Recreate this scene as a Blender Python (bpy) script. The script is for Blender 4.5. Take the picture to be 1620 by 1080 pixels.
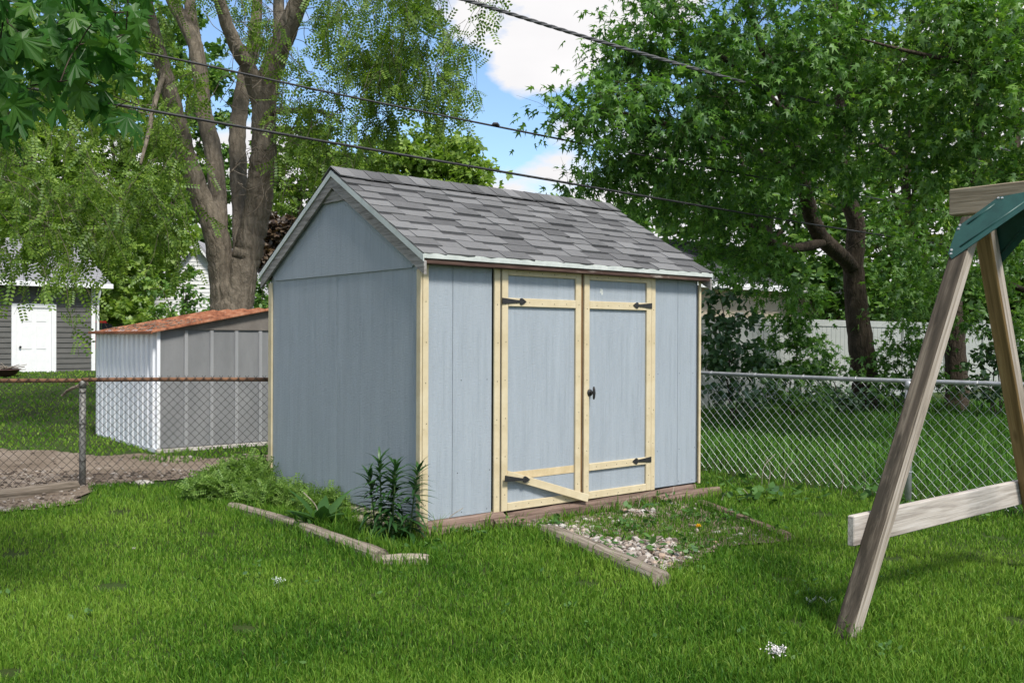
import bpy, bmesh, math, random
import numpy as np
from mathutils import Vector, Matrix
for o in list(bpy.data.objects): bpy.data.objects.remove(o)
SC = bpy.context.scene
COL = SC.collection
rng = np.random.default_rng(11)
random.seed(11)
R = math.radians

# ------------------------------------------------------------------ camera
F, PITCH, ROLL, CH = 1501.0, -0.0044, 0.0041, 1.44
cr, sr, cp, sp = math.cos(ROLL), math.sin(ROLL), math.cos(PITCH), math.sin(PITCH)
cam = bpy.data.cameras.new('camera'); cam.sensor_width = 36.0; cam.lens = 36.0 * F / 1620.0
cam.clip_start = 0.05; cam.clip_end = 2000.0
co = bpy.data.objects.new('camera', cam); COL.objects.link(co); SC.camera = co
M = Matrix(((cr, -sr, 0, 0), (-sp*sr, -sp*cr, -cp, 0), (cp*sr, cp*cr, -sp, CH), (0, 0, 0, 1)))
co.matrix_world = M

# ------------------------------------------------------------------ sky, sun, exposure
SUN = Vector((0.33, -0.53, 0.78)).normalized()          # direction towards the sun
w = bpy.data.worlds.new('World'); SC.world = w; w.use_nodes = True
nt = w.node_tree; nt.nodes.clear(); L = nt.links.new
out = nt.nodes.new('ShaderNodeOutputWorld'); bg = nt.nodes.new('ShaderNodeBackground'); L(bg.outputs[0], out.inputs[0])
sky = nt.nodes.new('ShaderNodeTexSky'); sky.sky_type = 'NISHITA'; sky.sun_disc = False
sky.sun_elevation = math.asin(SUN.z); sky.sun_rotation = math.atan2(SUN.x, SUN.y)
sky.air_density = 1.5; sky.altitude = 2500; sky.dust_density = 0.1; sky.ozone_density = 4.0
bg.inputs[1].default_value = 0.06
tc = nt.nodes.new('ShaderNodeTexCoord')
mp = nt.nodes.new('ShaderNodeMapping'); mp.inputs['Scale'].default_value = (1.0, 1.0, 2.3)
CLOUD_LOC = (0.4, 6.6, 9.2)
mp.inputs['Location'].default_value = CLOUD_LOC; mp.inputs['Rotation'].default_value = (0, 0, -0.11)
L(tc.outputs['Generated'], mp.inputs[0])
nz = nt.nodes.new('ShaderNodeTexNoise'); nz.inputs['Scale'].default_value = 2.6; nz.inputs['Detail'].default_value = 8; nz.inputs['Roughness'].default_value = 0.52
L(mp.outputs[0], nz.inputs['Vector'])
rp = nt.nodes.new('ShaderNodeValToRGB'); rp.color_ramp.elements[0].position = 0.46; rp.color_ramp.elements[1].position = 0.50
L(nz.outputs['Fac'], rp.inputs[0])
nz2 = nt.nodes.new('ShaderNodeTexNoise'); nz2.inputs['Scale'].default_value = 7; nz2.inputs['Detail'].default_value = 5
L(mp.outputs[0], nz2.inputs['Vector'])
cl = nt.nodes.new('ShaderNodeMix'); cl.data_type = 'RGBA'
cl.inputs['A'].default_value = (4.2, 4.15, 4.25, 1); cl.inputs['B'].default_value = (5.6, 5.5, 5.5, 1)
L(nz2.outputs['Fac'], cl.inputs['Factor'])
mx = nt.nodes.new('ShaderNodeMix'); mx.data_type = 'RGBA'
L(rp.outputs[0], mx.inputs['Factor']); L(sky.outputs[0], mx.inputs['A']); L(cl.outputs['Result'], mx.inputs['B'])
L(mx.outputs['Result'], bg.inputs[0])

sl = bpy.data.lights.new('sun', 'SUN'); sl.energy = 1.5; sl.angle = R(11); sl.color = (1.0, 0.955, 0.88)
so = bpy.data.objects.new('sun', sl); COL.objects.link(so)
so.rotation_euler = SUN.to_track_quat('Z', 'Y').to_euler()
vs = SC.view_settings; vs.view_transform = 'Standard'; vs.look = 'None'; vs.gamma = 1.0; vs.use_curve_mapping = False
vs.exposure = 1.7
SC.cycles.max_bounces = 6; SC.cycles.transparent_max_bounces = 6
SC.cycles.diffuse_bounces = 4; SC.cycles.glossy_bounces = 2; SC.cycles.transmission_bounces = 3
SC.cycles.sample_clamp_indirect = 6.0
SC.cycles.use_denoising = True

# ------------------------------------------------------------------ helpers
TH = 0.6882; C_, S_ = math.cos(TH), math.sin(TH)       # street grid direction
U2 = np.array([C_, S_]); V2 = np.array([-S_, C_])
def ray(px, py):
    u0, v0 = px - 810.0, py - 540.0
    u = u0*cr + v0*sr; v = -u0*sr + v0*cr
    up = -v / F
    return np.array([u/F, cp - up*sp, sp + up*cp])
def at(px, py, d):
    r = ray(px, py); t = d / r[1]
    return np.array([r[0]*t, d, CH + r[2]*t])
def gp(px, py, z=0.0):
    r = ray(px, py); t = (z - CH) / r[2]
    return np.array([r[0]*t, r[1]*t, z])
def gz(x, y):
    x = np.asarray(x, float); y = np.asarray(y, float)
    t = np.clip((y - 11.5) / 16.0, 0, 1); t = t*t*(3-2*t)
    wl = np.clip((-x - 1.0) / 5.0, 0, 1)
    z = 0.40*t*wl + 0.12*t*(1-wl)
    far = np.clip((y-60)/40, 0, 1)
    return z + 0.012*np.sin(x*1.7+y*0.9)*np.cos(y*1.3-x*0.4) - 0.5*far
def norm(v): v = np.asarray(v, float); return v/np.maximum(np.linalg.norm(v, axis=-1, keepdims=True), 1e-9)

def tag(o, label=None, cat=None, group=None, kind=None):
    if label: o['label'] = label
    if cat: o['category'] = cat
    if group: o['group'] = group
    if kind: o['kind'] = kind
    return o
def empty(name, loc=(0, 0, 0), rz=0.0, label=None, cat=None, group=None):
    o = bpy.data.objects.new(name, None); COL.objects.link(o); o.empty_display_size = 0.1
    o.location = [float(a) for a in loc]; o.rotation_euler = (0, 0, rz)
    return tag(o, label, cat, group)
def link(name, me, parent=None, loc=None, rot=None, scale=None):
    o = bpy.data.objects.new(name, me); COL.objects.link(o)
    if parent is not None: o.parent = parent
    if loc is not None: o.location = [float(a) for a in loc]
    if rot is not None: o.rotation_euler = rot
    if scale is not None: o.scale = scale
    return o

class Geo:
    """collects vertices and faces, makes ONE mesh"""
    def __init__(s): s.v = []; s.f = {3: [], 4: []}; s.n = 0; s.ng = []
    def add(s, v, quads=None, tris=None):
        v = np.asarray(v, float).reshape(-1, 3)
        if quads is not None and len(quads): s.f[4].append(np.asarray(quads, np.int64).reshape(-1, 4) + s.n)
        if tris is not None and len(tris): s.f[3].append(np.asarray(tris, np.int64).reshape(-1, 3) + s.n)
        s.v.append(v); s.n += len(v); return s
    def poly(s, v, faces):
        for f in faces: s.ng.append([i + s.n for i in f])
        v = np.asarray(v, float).reshape(-1, 3); s.v.append(v); s.n += len(v); return s
    def box(s, x0, x1, y0, y1, z0, z1):
        v = [(x, y, z) for z in (z0, z1) for y in (y0, y1) for x in (x0, x1)]
        return s.add(v, [(0, 2, 3, 1), (4, 5, 7, 6), (0, 1, 5, 4), (2, 6, 7, 3), (0, 4, 6, 2), (1, 3, 7, 5)])
    def prism(s, pts, axis, a, b):
        """polygon pts (2D, in the two other axes in order) extruded along axis from a to b"""
        n = len(pts); v = []
        for t in (a, b):
            for p in pts:
                q = list(p); q.insert(axis, t); v.append(q)
        fs = [tuple(range(n)), tuple(range(2*n-1, n-1, -1))]
        for i in range(n):
            j = (i+1) % n; fs.append((i, i+n, j+n, j))
        return s.poly(v, fs)
    def tube(s, pts, rad, n=6, cap=True, wob=0.0, flute=0.0):
        P = np.asarray(pts, float); m = len(P); rad = np.broadcast_to(np.asarray(rad, float), (m,))
        T = norm(np.gradient(P, axis=0)); a = np.array([0., 0, 1]) if abs(T[0][2]) < 0.9 else np.array([1., 0, 0])
        X = norm(np.cross(T[0], a)); V = []
        ang = np.linspace(0, 2*np.pi, n, endpoint=False); fp = rng.uniform(0, 6.28, 3)
        for i in range(m):
            X = norm(X - T[i]*np.dot(X, T[i])); Y = np.cross(T[i], X)
            rr = rad[i]*(1 + (wob*rng.normal(size=n) if wob else 0) + (flute*(np.sin(2*ang+fp[0]+i*0.03)+np.sin(3*ang+fp[1]-i*0.04)+0.6*np.sin(5*ang+fp[2])) if flute else 0))
            V.append(P[i] + (np.cos(ang)*rr)[:, None]*X + (np.sin(ang)*rr)[:, None]*Y)
        V = np.concatenate(V)
        i = np.arange(m-1)[:, None]*n; k = np.arange(n)[None]; k2 = (k+1) % n
        q = np.stack([i+k, i+k2, i+n+k2, i+n+k], -1).reshape(-1, 4)
        tr = []
        if cap:
            V = np.concatenate([V, P[:1], P[-1:]]); c0, c1 = m*n, m*n+1
            tr = [(c0, (j+1) % n, j) for j in range(n)] + [(c1, (m-1)*n+j, (m-1)*n+(j+1) % n) for j in range(n)]
        return s.add(V, q, tr)
    def mesh(s, name, mat=None, smooth=False):
        me = bpy.data.meshes.new(name)
        V = np.concatenate(s.v) if s.v else np.zeros((0, 3))
        if s.ng:
            fs = list(s.ng)
            for k in (3, 4):
                for a in s.f[k]: fs += [tuple(r) for r in a.tolist()]
            me.from_pydata(V.tolist(), [], fs)
        else:
            tri = np.concatenate(s.f[3]) if s.f[3] else np.zeros((0, 3), int)
            qd = np.concatenate(s.f[4]) if s.f[4] else np.zeros((0, 4), int)
            me.vertices.add(len(V)); me.vertices.foreach_set('co', V.astype(np.float32).ravel())
            lv = np.concatenate([tri.ravel(), qd.ravel()]).astype(np.int32)
            me.loops.add(len(lv)); me.loops.foreach_set('vertex_index', lv)
            tot = np.concatenate([np.full(len(tri), 3), np.full(len(qd), 4)]).astype(np.int32)
            st = np.concatenate([[0], np.cumsum(tot)[:-1]]).astype(np.int32) if len(tot) else np.zeros(0, np.int32)
            me.polygons.add(len(tot)); me.polygons.foreach_set('loop_start', st); me.polygons.foreach_set('loop_total', tot)
        me.update(calc_edges=True); me.validate()
        if s.ng:
            bm = bmesh.new(); bm.from_mesh(me); bmesh.ops.recalc_face_normals(bm, faces=bm.faces); bm.to_mesh(me); bm.free()
        if mat: me.materials.append(mat)
        me.polygons.foreach_set('use_smooth', np.full(len(me.polygons), bool(smooth)))
        return me
    def obj(s, name, mat=None, parent=None, smooth=False, **k):
        return link(name, s.mesh(name, mat, smooth), parent, **k)
_boards = {}
def board_mesh(name, dx, dy, dz, mat, bev=0.004):
    """a bevelled board centred on its origin"""
    bm = bmesh.new(); bmesh.ops.create_cube(bm, size=1.0)
    bmesh.ops.scale(bm, vec=(dx, dy, dz), verts=bm.verts)
    b = min(bev, 0.3*min(dx, dy, dz))
    bmesh.ops.bevel(bm, geom=bm.edges[:], offset=b, segments=1, affect='EDGES')
    me = bpy.data.meshes.new(name); bm.to_mesh(me); bm.free()
    me.materials.append(mat); return me
def board(name, mat, parent, x0, x1, y0, y1, z0, z1, bev=0.004, rot=None):
    me = board_mesh(name, abs(x1-x0), abs(y1-y0), abs(z1-z0), mat, bev)
    return link(name, me, parent, loc=((x0+x1)/2, (y0+y1)/2, (z0+z1)/2), rot=rot)
def catmull(pts, per=6):
    P = np.asarray(pts, float); P = np.concatenate([[2*P[0]-P[1]], P, [2*P[-1]-P[-2]]]); o = []
    for i in range(1, len(P)-2):
        t = np.linspace(0, 1, per, endpoint=False)[:, None]
        a, b, c, d = P[i-1], P[i], P[i+1], P[i+2]
        o.append(0.5*((2*b)+(-a+c)*t+(2*a-5*b+4*c-d)*t*t+(-a+3*b-3*c+d)*t**3))
    o.append(P[-2][None]); return np.concatenate(o)

# ------------------------------------------------------------------ materials
class NM:
    def __init__(s, name):
        s.m = bpy.data.materials.new(name); s.m.use_nodes = True; s.t = s.m.node_tree; s.t.nodes.clear()
        s.out = s.n('ShaderNodeOutputMaterial')
    def n(s, typ, **k):
        x = s.t.nodes.new(typ)
        for a, b in k.items(): setattr(x, a, b)
        return x
    def l(s, a, b): s.t.links.new(a, b)
    def coords(s, scale, kind='Object', loc=(0, 0, 0)):
        c = s.n('ShaderNodeTexCoord'); m = s.n('ShaderNodeMapping'); m.inputs['Scale'].default_value = scale; m.inputs['Location'].default_value = loc
        s.l(c.outputs[kind], m.inputs[0]); return m.outputs[0]
    def noise(s, vec, scale=1.0, detail=4, rough=0.55, dist=0.0):
        x = s.n('ShaderNodeTexNoise'); x.inputs['Scale'].default_value = scale; x.inputs['Detail'].default_value = detail
        x.inputs['Roughness'].default_value = rough; x.inputs['Distortion'].default_value = dist
        if vec is not None: s.l(vec, x.inputs['Vector'])
        return x.outputs['Fac']
    def ramp(s, fac, stops):
        x = s.n('ShaderNodeValToRGB'); e = x.color_ramp.elements
        while len(e) < len(stops): e.new(0.5)
        for a, (p, c) in zip(e, stops): a.position = p; a.color = (*c, 1) if len(c) == 3 else c
        s.l(fac, x.inputs[0]); return x.outputs[0]
    def mix(s, fac, a, b, blend='MIX'):
        x = s.n('ShaderNodeMix', data_type='RGBA', blend_type=blend)
        for i, v in (('Factor', fac), ('A', a), ('B', b)):
            if isinstance(v, (int, float)): x.inputs[i].default_value = v
            elif isinstance(v, tuple): x.inputs[i].default_value = (*v, 1)
            else: s.l(v, x.inputs[i])
        return x.outputs['Result']
    def math(s, op, a, b=0.0):
        x = s.n('ShaderNodeMath', operation=op)
        for i, v in ((0, a), (1, b)):
            if isinstance(v, (int, float)): x.inputs[i].default_value = v
            else: s.l(v, x.inputs[i])
        return x.outputs[0]
    def bump(s, h, strength=0.3, dist=0.01):
        x = s.n('ShaderNodeBump'); x.inputs['Strength'].default_value = strength; x.inputs['Distance'].default_value = dist
        s.l(h, x.inputs['Height']); return x.outputs[0]
    def bsdf(s, col, rough=0.7, normal=None, metal=0.0, spec=0.4):
        b = s.n('ShaderNodeBsdfPrincipled')
        for i, v in (('Base Color', col), ('Roughness', rough)):
            if isinstance(v, tuple): b.inputs[i].default_value = (*v, 1)
            elif isinstance(v, (int, float)): b.inputs[i].default_value = v
            else: s.l(v, b.inputs[i])
        b.inputs['Metallic'].default_value = metal; b.inputs['Specular IOR Level'].default_value = spec
        if normal is not None: s.l(normal, b.inputs['Normal'])
        s.l(b.outputs[0], s.out.inputs[0]); return s.m
    def objrand(s): return s.n('ShaderNodeObjectInfo').outputs['Random']
    def island(s): return s.n('ShaderNodeNewGeometry').outputs['Random Per Island']

def grain_scale(axis, across, along):
    v = [across]*3; v[axis] = along; return tuple(v)
def mat_siding():
    m = NM('blue_painted_siding')
    a = m.noise(m.coords((9, 9, 0.9)), 1, 6, 0.7); b = m.noise(m.coords((160, 160, 22)), 1, 4, 0.7); c = m.noise(m.coords((28, 28, 1.6)), 1, 4, 0.65, 0.6)
    h = m.noise(m.coords((20, 20, 240)), 1, 2, 0.5)
    col = m.ramp(a, [(0.28, (0.292, 0.330, 0.368)), (0.5, (0.325, 0.366, 0.408)), (0.72, (0.352, 0.396, 0.440))])
    col = m.mix(m.ramp(c, [(0.50, (0, 0, 0)), (0.72, (0.34, 0.34, 0.34))]), col, (0.225, 0.265, 0.29))
    spots = m.noise(m.coords((6, 6, 6)), 1, 8, 0.75)
    col = m.mix(m.ramp(spots, [(0.66, (0, 0, 0)), (0.72, (0.30, 0.30, 0.30))]), col, (0.41, 0.46, 0.50))
    hh = m.math('ADD', m.math('MULTIPLY', c, 0.9), m.math('ADD', m.math('MULTIPLY', b, 0.35), m.math('MULTIPLY', h, 0.35)))
    return m.bsdf(col, 0.62, m.bump(hh, 0.85, 0.008), spec=0.3)
def mat_cream():
    m = NM('cream_trim_paint')
    a = m.noise(m.coords((4, 4, 4)), 1, 6, 0.65); b = m.noise(m.coords((30, 30, 30)), 1, 5, 0.7)
    col = m.ramp(a, [(0.3, (0.50, 0.41, 0.25)), (0.55, (0.60, 0.51, 0.34)), (0.75, (0.66, 0.585, 0.42))])
    col = m.mix(m.ramp(b, [(0.64, (0, 0, 0)), (0.72, (0.65, 0.65, 0.65))]), col, (0.36, 0.29, 0.19))
    return m.bsdf(col, 0.6, m.bump(b, 0.25, 0.004), spec=0.3)
def mat_wood(name, axis, dark, mid, light, across=38, along=2.2, stain=None, rough=0.85, bump=0.5):
    m = NM(name)
    v = m.coords(grain_scale(axis, across, along)); a = m.noise(v, 1, 6, 0.65, 0.8)
    v2 = m.coords(grain_scale(axis, across*4, along*3)); b = m.noise(v2, 1, 3, 0.6)
    g = m.math('ADD', m.math('MULTIPLY', a, 0.7), m.math('MULTIPLY', b, 0.3))
    g = m.math('ADD', g, m.math('MULTIPLY', m.math('SUBTRACT', m.objrand(), 0.5), 0.08))
    col = m.ramp(g, [(0.34, dark), (0.5, mid), (0.66, light)])
    kn = m.n('ShaderNodeTexVoronoi'); kn.inputs['Scale'].default_value = 1.0; m.l(m.coords(grain_scale(axis, 7, 2.1)), kn.inputs['Vector'])
    col = m.mix(m.ramp(kn.outputs['Distance'], [(0.05, (0.8, 0.8, 0.8)), (0.13, (0, 0, 0))]), col, dark)
    if stain:
        c = m.noise(m.coords(grain_scale(axis, 9, 1.6)), 1, 6, 0.7)
        col = m.mix(m.ramp(c, [(stain[0], (0, 0, 0)), (stain[0]+0.14, (0.85, 0.85, 0.85))]), col, stain[1])
    return m.bsdf(col, rough, m.bump(g, bump, 0.006), spec=0.2)
def mat_plain(name, c1, c2, scale=6, rough=0.7, bump=0.1, metal=0.0, spec=0.4, aniso=(1, 1, 1)):
    m = NM(name); a = m.noise(m.coords(tuple(scale*x for x in aniso)), 1, 6, 0.65)
    col = m.ramp(a, [(0.35, c1), (0.65, c2)])
    return m.bsdf(col, rough, m.bump(a, bump, 0.01), metal, spec)
def mat_shingle(name, d, l, sc=1.0):
    m = NM(name)
    g = m.noise(m.coords((260*sc, 260*sc, 260*sc)), 1, 2, 0.7); b = m.noise(m.coords((5, 5, 5)), 1, 5, 0.6)
    r = m.objrand()
    t = m.math('ADD', m.math('MULTIPLY', g, 0.45), m.math('ADD', m.math('MULTIPLY', b, 0.20), m.math('MULTIPLY', r, 0.36)))
    col = m.ramp(t, [(0.28, d), (0.74, l)])
    return m.bsdf(col, 0.95, m.bump(g, 0.5, 0.004), spec=0.15)
def mat_leaf(name, dark, mid, light, trans=0.35, gloss=0.06, patch=0.5, wr=0.55, wp=0.55, off=0.0, straw=None):
    m = NM(name)
    r = m.island(); p = m.noise(m.coords((patch, patch, patch)), 1, 3, 0.6)
    t = m.math('ADD', m.math('ADD', m.math('MULTIPLY', r, wr), m.math('MULTIPLY', p, wp)), off)
    col = m.ramp(t, [(0.22, dark), (0.52, mid), (0.86, light)])
    if straw: col = m.mix(m.ramp(m.math('FRACT', m.math('MULTIPLY', r, 37.0)), [(0.90, (0, 0, 0)), (0.93, (0.7, 0.7, 0.7))]), col, straw)
    d = m.n('ShaderNodeBsdfDiffuse'); m.l(col, d.inputs[0])
    tr = m.n('ShaderNodeBsdfTranslucent'); m.l(m.mix(0.75, col, (1.0, 1.12, 0.45), 'MULTIPLY'), tr.inputs[0])
    m.l(m.mix(0.0, col, col), d.inputs[0])
    mxs = m.n('ShaderNodeMixShader'); mxs.inputs[0].default_value = trans; m.l(d.outputs[0], mxs.inputs[1]); m.l(tr.outputs[0], mxs.inputs[2])
    g = m.n('ShaderNodeBsdfGlossy'); g.inputs['Roughness'].default_value = 0.5; g.inputs[0].default_value = (0.9, 0.95, 1, 1)
    fr = m.n('ShaderNodeMixShader'); fr.inputs[0].default_value = gloss; m.l(mxs.outputs[0], fr.inputs[1]); m.l(g.outputs[0], fr.inputs[2])
    m.l(fr.outputs[0], m.out.inputs[0]); return m.m
def mat_bark(name, d, l, across=9, along=1.3, bump=1.0):
    m = NM(name)
    v = m.coords((across, across, along)); a = m.noise(v, 1, 8, 0.7, 1.2); b = m.noise(m.coords((2, 2, 1)), 1, 4, 0.6)
    vo = m.n('ShaderNodeTexVoronoi', feature='DISTANCE_TO_EDGE'); vo.inputs['Scale'].default_value = 1.0
    m.l(m.mix(0.16, m.coords((across*1.5, across*1.5, along*0.8)), vo_noise(m)), vo.inputs['Vector'])
    e = m.ramp(vo.outputs['Distance'], [(0.0, (0, 0, 0)), (0.28, (1, 1, 1))])
    t = m.math('ADD', m.math('MULTIPLY', a, 0.62), m.math('MULTIPLY', b, 0.38))
    col = m.ramp(t, [(0.3, d), (0.68, l)])
    col = m.mix(m.math('MULTIPLY', m.math('SUBTRACT', 1.0, e), 0.35), col, tuple(0.35*x for x in d))
    return m.bsdf(col, 0.95, m.bump(m.math('ADD', m.math('MULTIPLY', e, 0.35), a), bump*0.8, 0.05), spec=0.15)
def vo_noise(m):
    x = m.n('ShaderNodeTexNoise'); x.inputs['Scale'].default_value = 3.0; x.inputs['Detail'].default_value = 4
    c = m.n('ShaderNodeTexCoord'); m.l(c.outputs['Object'], x.inputs['Vector'])
    s = m.n('ShaderNodeVectorMath', operation='SCALE'); s.inputs['Scale'].default_value = 14.0; m.l(x.outputs['Color'], s.inputs[0]); return s.outputs[0]
MT = {}
MT['siding'] = mat_siding(); MT['cream'] = mat_cream()
MT['weath_x'] = mat_wood('weathered_wood_x', 0, (0.12, 0.11, 0.10), (0.27, 0.255, 0.24), (0.40, 0.385, 0.37))
MT['weath_y'] = mat_wood('weathered_wood_y', 1, (0.12, 0.11, 0.10), (0.27, 0.255, 0.24), (0.40, 0.385, 0.37))
MT['fascia'] = mat_wood('peeling_brown_fascia', 0, (0.035, 0.02, 0.016), (0.085, 0.05, 0.04), (0.17, 0.115, 0.09), stain=(0.60, (0.45, 0.40, 0.35)))
MT['jamb'] = mat_wood('bare_brown_jamb', 2, (0.06, 0.03, 0.012), (0.14, 0.075, 0.03), (0.22, 0.125, 0.055))
MT['timber'] = mat_wood('weathered_timber', 0, (0.075, 0.06, 0.045), (0.20, 0.165, 0.13), (0.36, 0.315, 0.26), across=26, along=1.4, stain=(0.62, (0.075, 0.085, 0.04)), bump=0.8)
MT['timber_pale'] = mat_wood('pale_weathered_timber', 0, (0.16, 0.13, 0.10), (0.36, 0.31, 0.25), (0.55, 0.50, 0.43), across=26, along=1.4, stain=(0.66, (0.10, 0.11, 0.06)), bump=0.8)
MT['timber_brown'] = mat_wood('brown_skid_timber', 0, (0.07, 0.045, 0.035), (0.175, 0.12, 0.095), (0.30, 0.22, 0.18), across=24, along=1.3, stain=(0.62, (0.06, 0.07, 0.03)), bump=0.8)
MT['drip'] = mat_plain('pale_metal_drip_edge', (0.44, 0.475, 0.45), (0.58, 0.61, 0.58), 8, 0.45, 0.05)
MT['shingle'] = mat_shingle('grey_asphalt_shingle', (0.082, 0.082, 0.084), (0.215, 0.215, 0.217))
MT['black'] = mat_plain('black_iron', (0.012, 0.012, 0.013), (0.03, 0.03, 0.03), 30, 0.5, 0.1)
MT['dark'] = mat_plain('dark_interior', (0.02, 0.017, 0.015), (0.04, 0.035, 0.03), 6, 0.9, 0.1)
MT['soil'] = None
def mat_ground():
    m = NM('lawn_soil'); v = m.coords((1, 1, 1))
    a = m.noise(v, 0.7, 6, 0.6); b = m.noise(v, 35, 5, 0.7)
    col = m.ramp(a, [(0.35, (0.030, 0.045, 0.012)), (0.65, (0.045, 0.080, 0.018))])
    col = m.mix(m.ramp(b, [(0.5, (0, 0, 0)), (0.7, (0.6, 0.6, 0.6))]), col, (0.075, 0.058, 0.032))
    return m.bsdf(col, 0.95, m.bump(b, 0.6, 0.02), spec=0.1)
def mat_dirt():
    m = NM('bare_dirt'); v = m.coords((1, 1, 1))
    a = m.noise(v, 1.1, 6, 0.65); b = m.noise(v, 26, 6, 0.75); c = m.noise(v, 110, 3, 0.7)
    col = m.ramp(a, [(0.30, (0.15, 0.115, 0.085)), (0.5, (0.26, 0.205, 0.155)), (0.68, (0.36, 0.295, 0.235))])
    col = m.mix(m.ramp(b, [(0.56, (0, 0, 0)), (0.70, (0.6, 0.6, 0.6))]), col, (0.085, 0.065, 0.048))
    col = m.mix(m.ramp(c, [(0.64, (0, 0, 0)), (0.72, (0.6, 0.6, 0.6))]), col, (0.42, 0.38, 0.33))
    return m.bsdf(col, 0.95, m.bump(m.math('ADD', b, c), 0.8, 0.025), spec=0.1)

# ------------------------------------------------------------------ the ground
def sheet(name, xs, ys, mat, dz=0.0):
    X, Y = np.meshgrid(xs, ys); Z = gz(X, Y) + dz
    V = np.stack([X, Y, Z], -1).reshape(-1, 3); nx, ny = len(xs), len(ys)
    i = np.arange(ny-1)[:, None]*nx + np.arange(nx-1)[None]
    q = np.stack([i, i+1, i+nx+1, i+nx], -1).reshape(-1, 4)
    return Geo().add(V, q).obj(name, mat, smooth=True)
xs = np.concatenate([np.linspace(-400, -24, 12), np.linspace(-22, 22, 120), np.linspace(24, 400, 12)])
ys = np.concatenate([np.linspace(-60, -4, 8), np.linspace(-3, 40, 120), np.linspace(42, 120, 20), np.linspace(150, 700, 8)])
tag(sheet('ground', xs, ys, mat_ground()), kind='structure')

SHED_O = np.array([-0.6456, 6.7508]); SHED_Z = CH - 1.3169
def to_shed(x, y):
    dx, dy = np.asarray(x)-SHED_O[0], np.asarray(y)-SHED_O[1]
    return dx*C_+dy*S_, -dx*S_+dy*C_
def from_shed(a, b): return np.array([SHED_O[0]+a*C_-b*S_, SHED_O[1]+a*S_+b*C_])
def in_poly(x, y, P):
    P = np.asarray(P); ins = np.zeros(np.shape(x), bool); j = len(P)-1
    for i in range(len(P)):
        c = ((P[i, 1] > y) != (P[j, 1] > y)) & (x < (P[j, 0]-P[i, 0])*(y-P[i, 1])/(P[j, 1]-P[i, 1]+1e-12)+P[i, 0])
        ins ^= c; j = i
    return ins
# bare dirt strip beyond the left fence, gravel patch before the doors
PATH = np.array([gp(px, py)[:2] for px, py in [(-420, 705), (-150, 708), (0, 711), (90, 715), (150, 722), (215, 716), (250, 722), (330, 727), (440, 722), (520, 720), (520, 742), (430, 748), (360, 756), (250, 762), (150, 776), (110, 800), (0, 812), (-200, 815), (-420, 815)]])
GRAVEL = np.array([gp(px, py)[:2] for px, py in [(815, 834), (872, 845), (950, 885), (1040, 918), (1092, 888), (1150, 868), (1248, 851), (1190, 826), (1110, 796), (1040, 782), (930, 800)]])
BED = np.array([gp(px, py)[:2] for px, py in [(372, 800), (470, 836), (596, 886), (676, 886), (700, 838), (668, 828), (560, 800), (428, 760), (395, 760)]])
def flat_patch(name, poly, mat, dz, step):
    lo, hi = poly.min(0)-0.1, poly.max(0)+0.1
    nx, ny = int((hi[0]-lo[0])/step)+2, int((hi[1]-lo[1])/step)+2
    X, Y = np.meshgrid(np.linspace(lo[0], hi[0], nx), np.linspace(lo[1], hi[1], ny))
    V = np.stack([X, Y, gz(X, Y)+dz+rng.uniform(0, 0.006, X.shape)], -1).reshape(-1, 3)
    i = (np.arange(ny-1)[:, None]*nx + np.arange(nx-1)[None]).reshape(-1)
    cx = V[i, 0]+step*0.5; cy = V[i, 1]+step*0.5
    wob = 0.07*np.sin(cx*5+cy*3)+0.05*np.sin(cy*9-cx*7)
    k = i[in_poly(cx+wob, cy-wob, poly)]
    return Geo().add(V, np.stack([k, k+1, k+nx+1, k+nx], -1)).obj(name, mat, smooth=True)
MT['dirt'] = mat_dirt()
tag(flat_patch('dirt_path', PATH, MT['dirt'], 0.012, 0.08), kind='structure')
tag(flat_patch('gravel_bed_soil', GRAVEL, MT['dirt'], 0.010, 0.05), kind='structure')

# ------------------------------------------------------------------ the blue garden shed
shed = empty('garden_shed', (SHED_O[0], SHED_O[1], SHED_Z), TH, 'blue wooden garden shed with cream trim, double doors and grey shingle roof', 'shed')
W, D, H = 3.05, 2.44, 1.90
sd, cm = MT['siding'], MT['cream']
# wall sheets: front, sides, back (each sheet a part)
def sheet_panel(name, x0, x1, y0, y1, z0, z1): return board(name, sd, shed, x0, x1, y0, y1, z0, z1, 0.002)
for x0, x1 in ((0.012, 0.2745), (0.2775, 0.639), (2.448, 2.7585), (2.7615, 3.014)): sheet_panel('siding_sheet', x0, x1, 0.0, 0.012, 0.0, H)
for y0, y1 in ((0.014, 1.2185), (1.2215, 2.43)):
    sheet_panel('siding_sheet', 0.0, 0.012, y0, y1, 0.0, 1.845)
    sheet_panel('siding_sheet', W-0.012, W, y0, y1, 0.0, 1.845)
for x0, x1 in ((0.014, 1.2185), (1.2215, 2.44), (2.443, W-0.014)): sheet_panel('siding_sheet', x0, x1, D-0.012, D, 0.0, H)
board('floor', MT['dark'], shed, 0.02, W-0.02, 0.02, D-0.02, -0.02, 0.02)
board('header', MT['jamb'], shed, 0.6, 2.45, 0.02, 0.06, 1.84, 1.95)
# gable sheets, proud of the lower sheets, with the clipped corner
SL = (2.655-1.905)/1.31
def rz(y, off=0.0): return 1.905 + SL*(min(y, 2*1.22-y) + 0.09) - off
def gable(x0, x1, sx):
    p = [(0.11, 1.815), (D-0.11, 1.815), (D-0.055, 1.86), (D-0.055, rz(D-0.055, 0.06)), (1.22, rz(1.22, 0.06)), (0.055, rz(0.055, 0.06)), (0.055, 1.86)]
    g = Geo().prism(p, 0, x0, x1); return g.obj('gable_sheet', sd, shed)
gable(-0.012, 0.0, -1); gable(W, W+0.012, 1)
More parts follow.
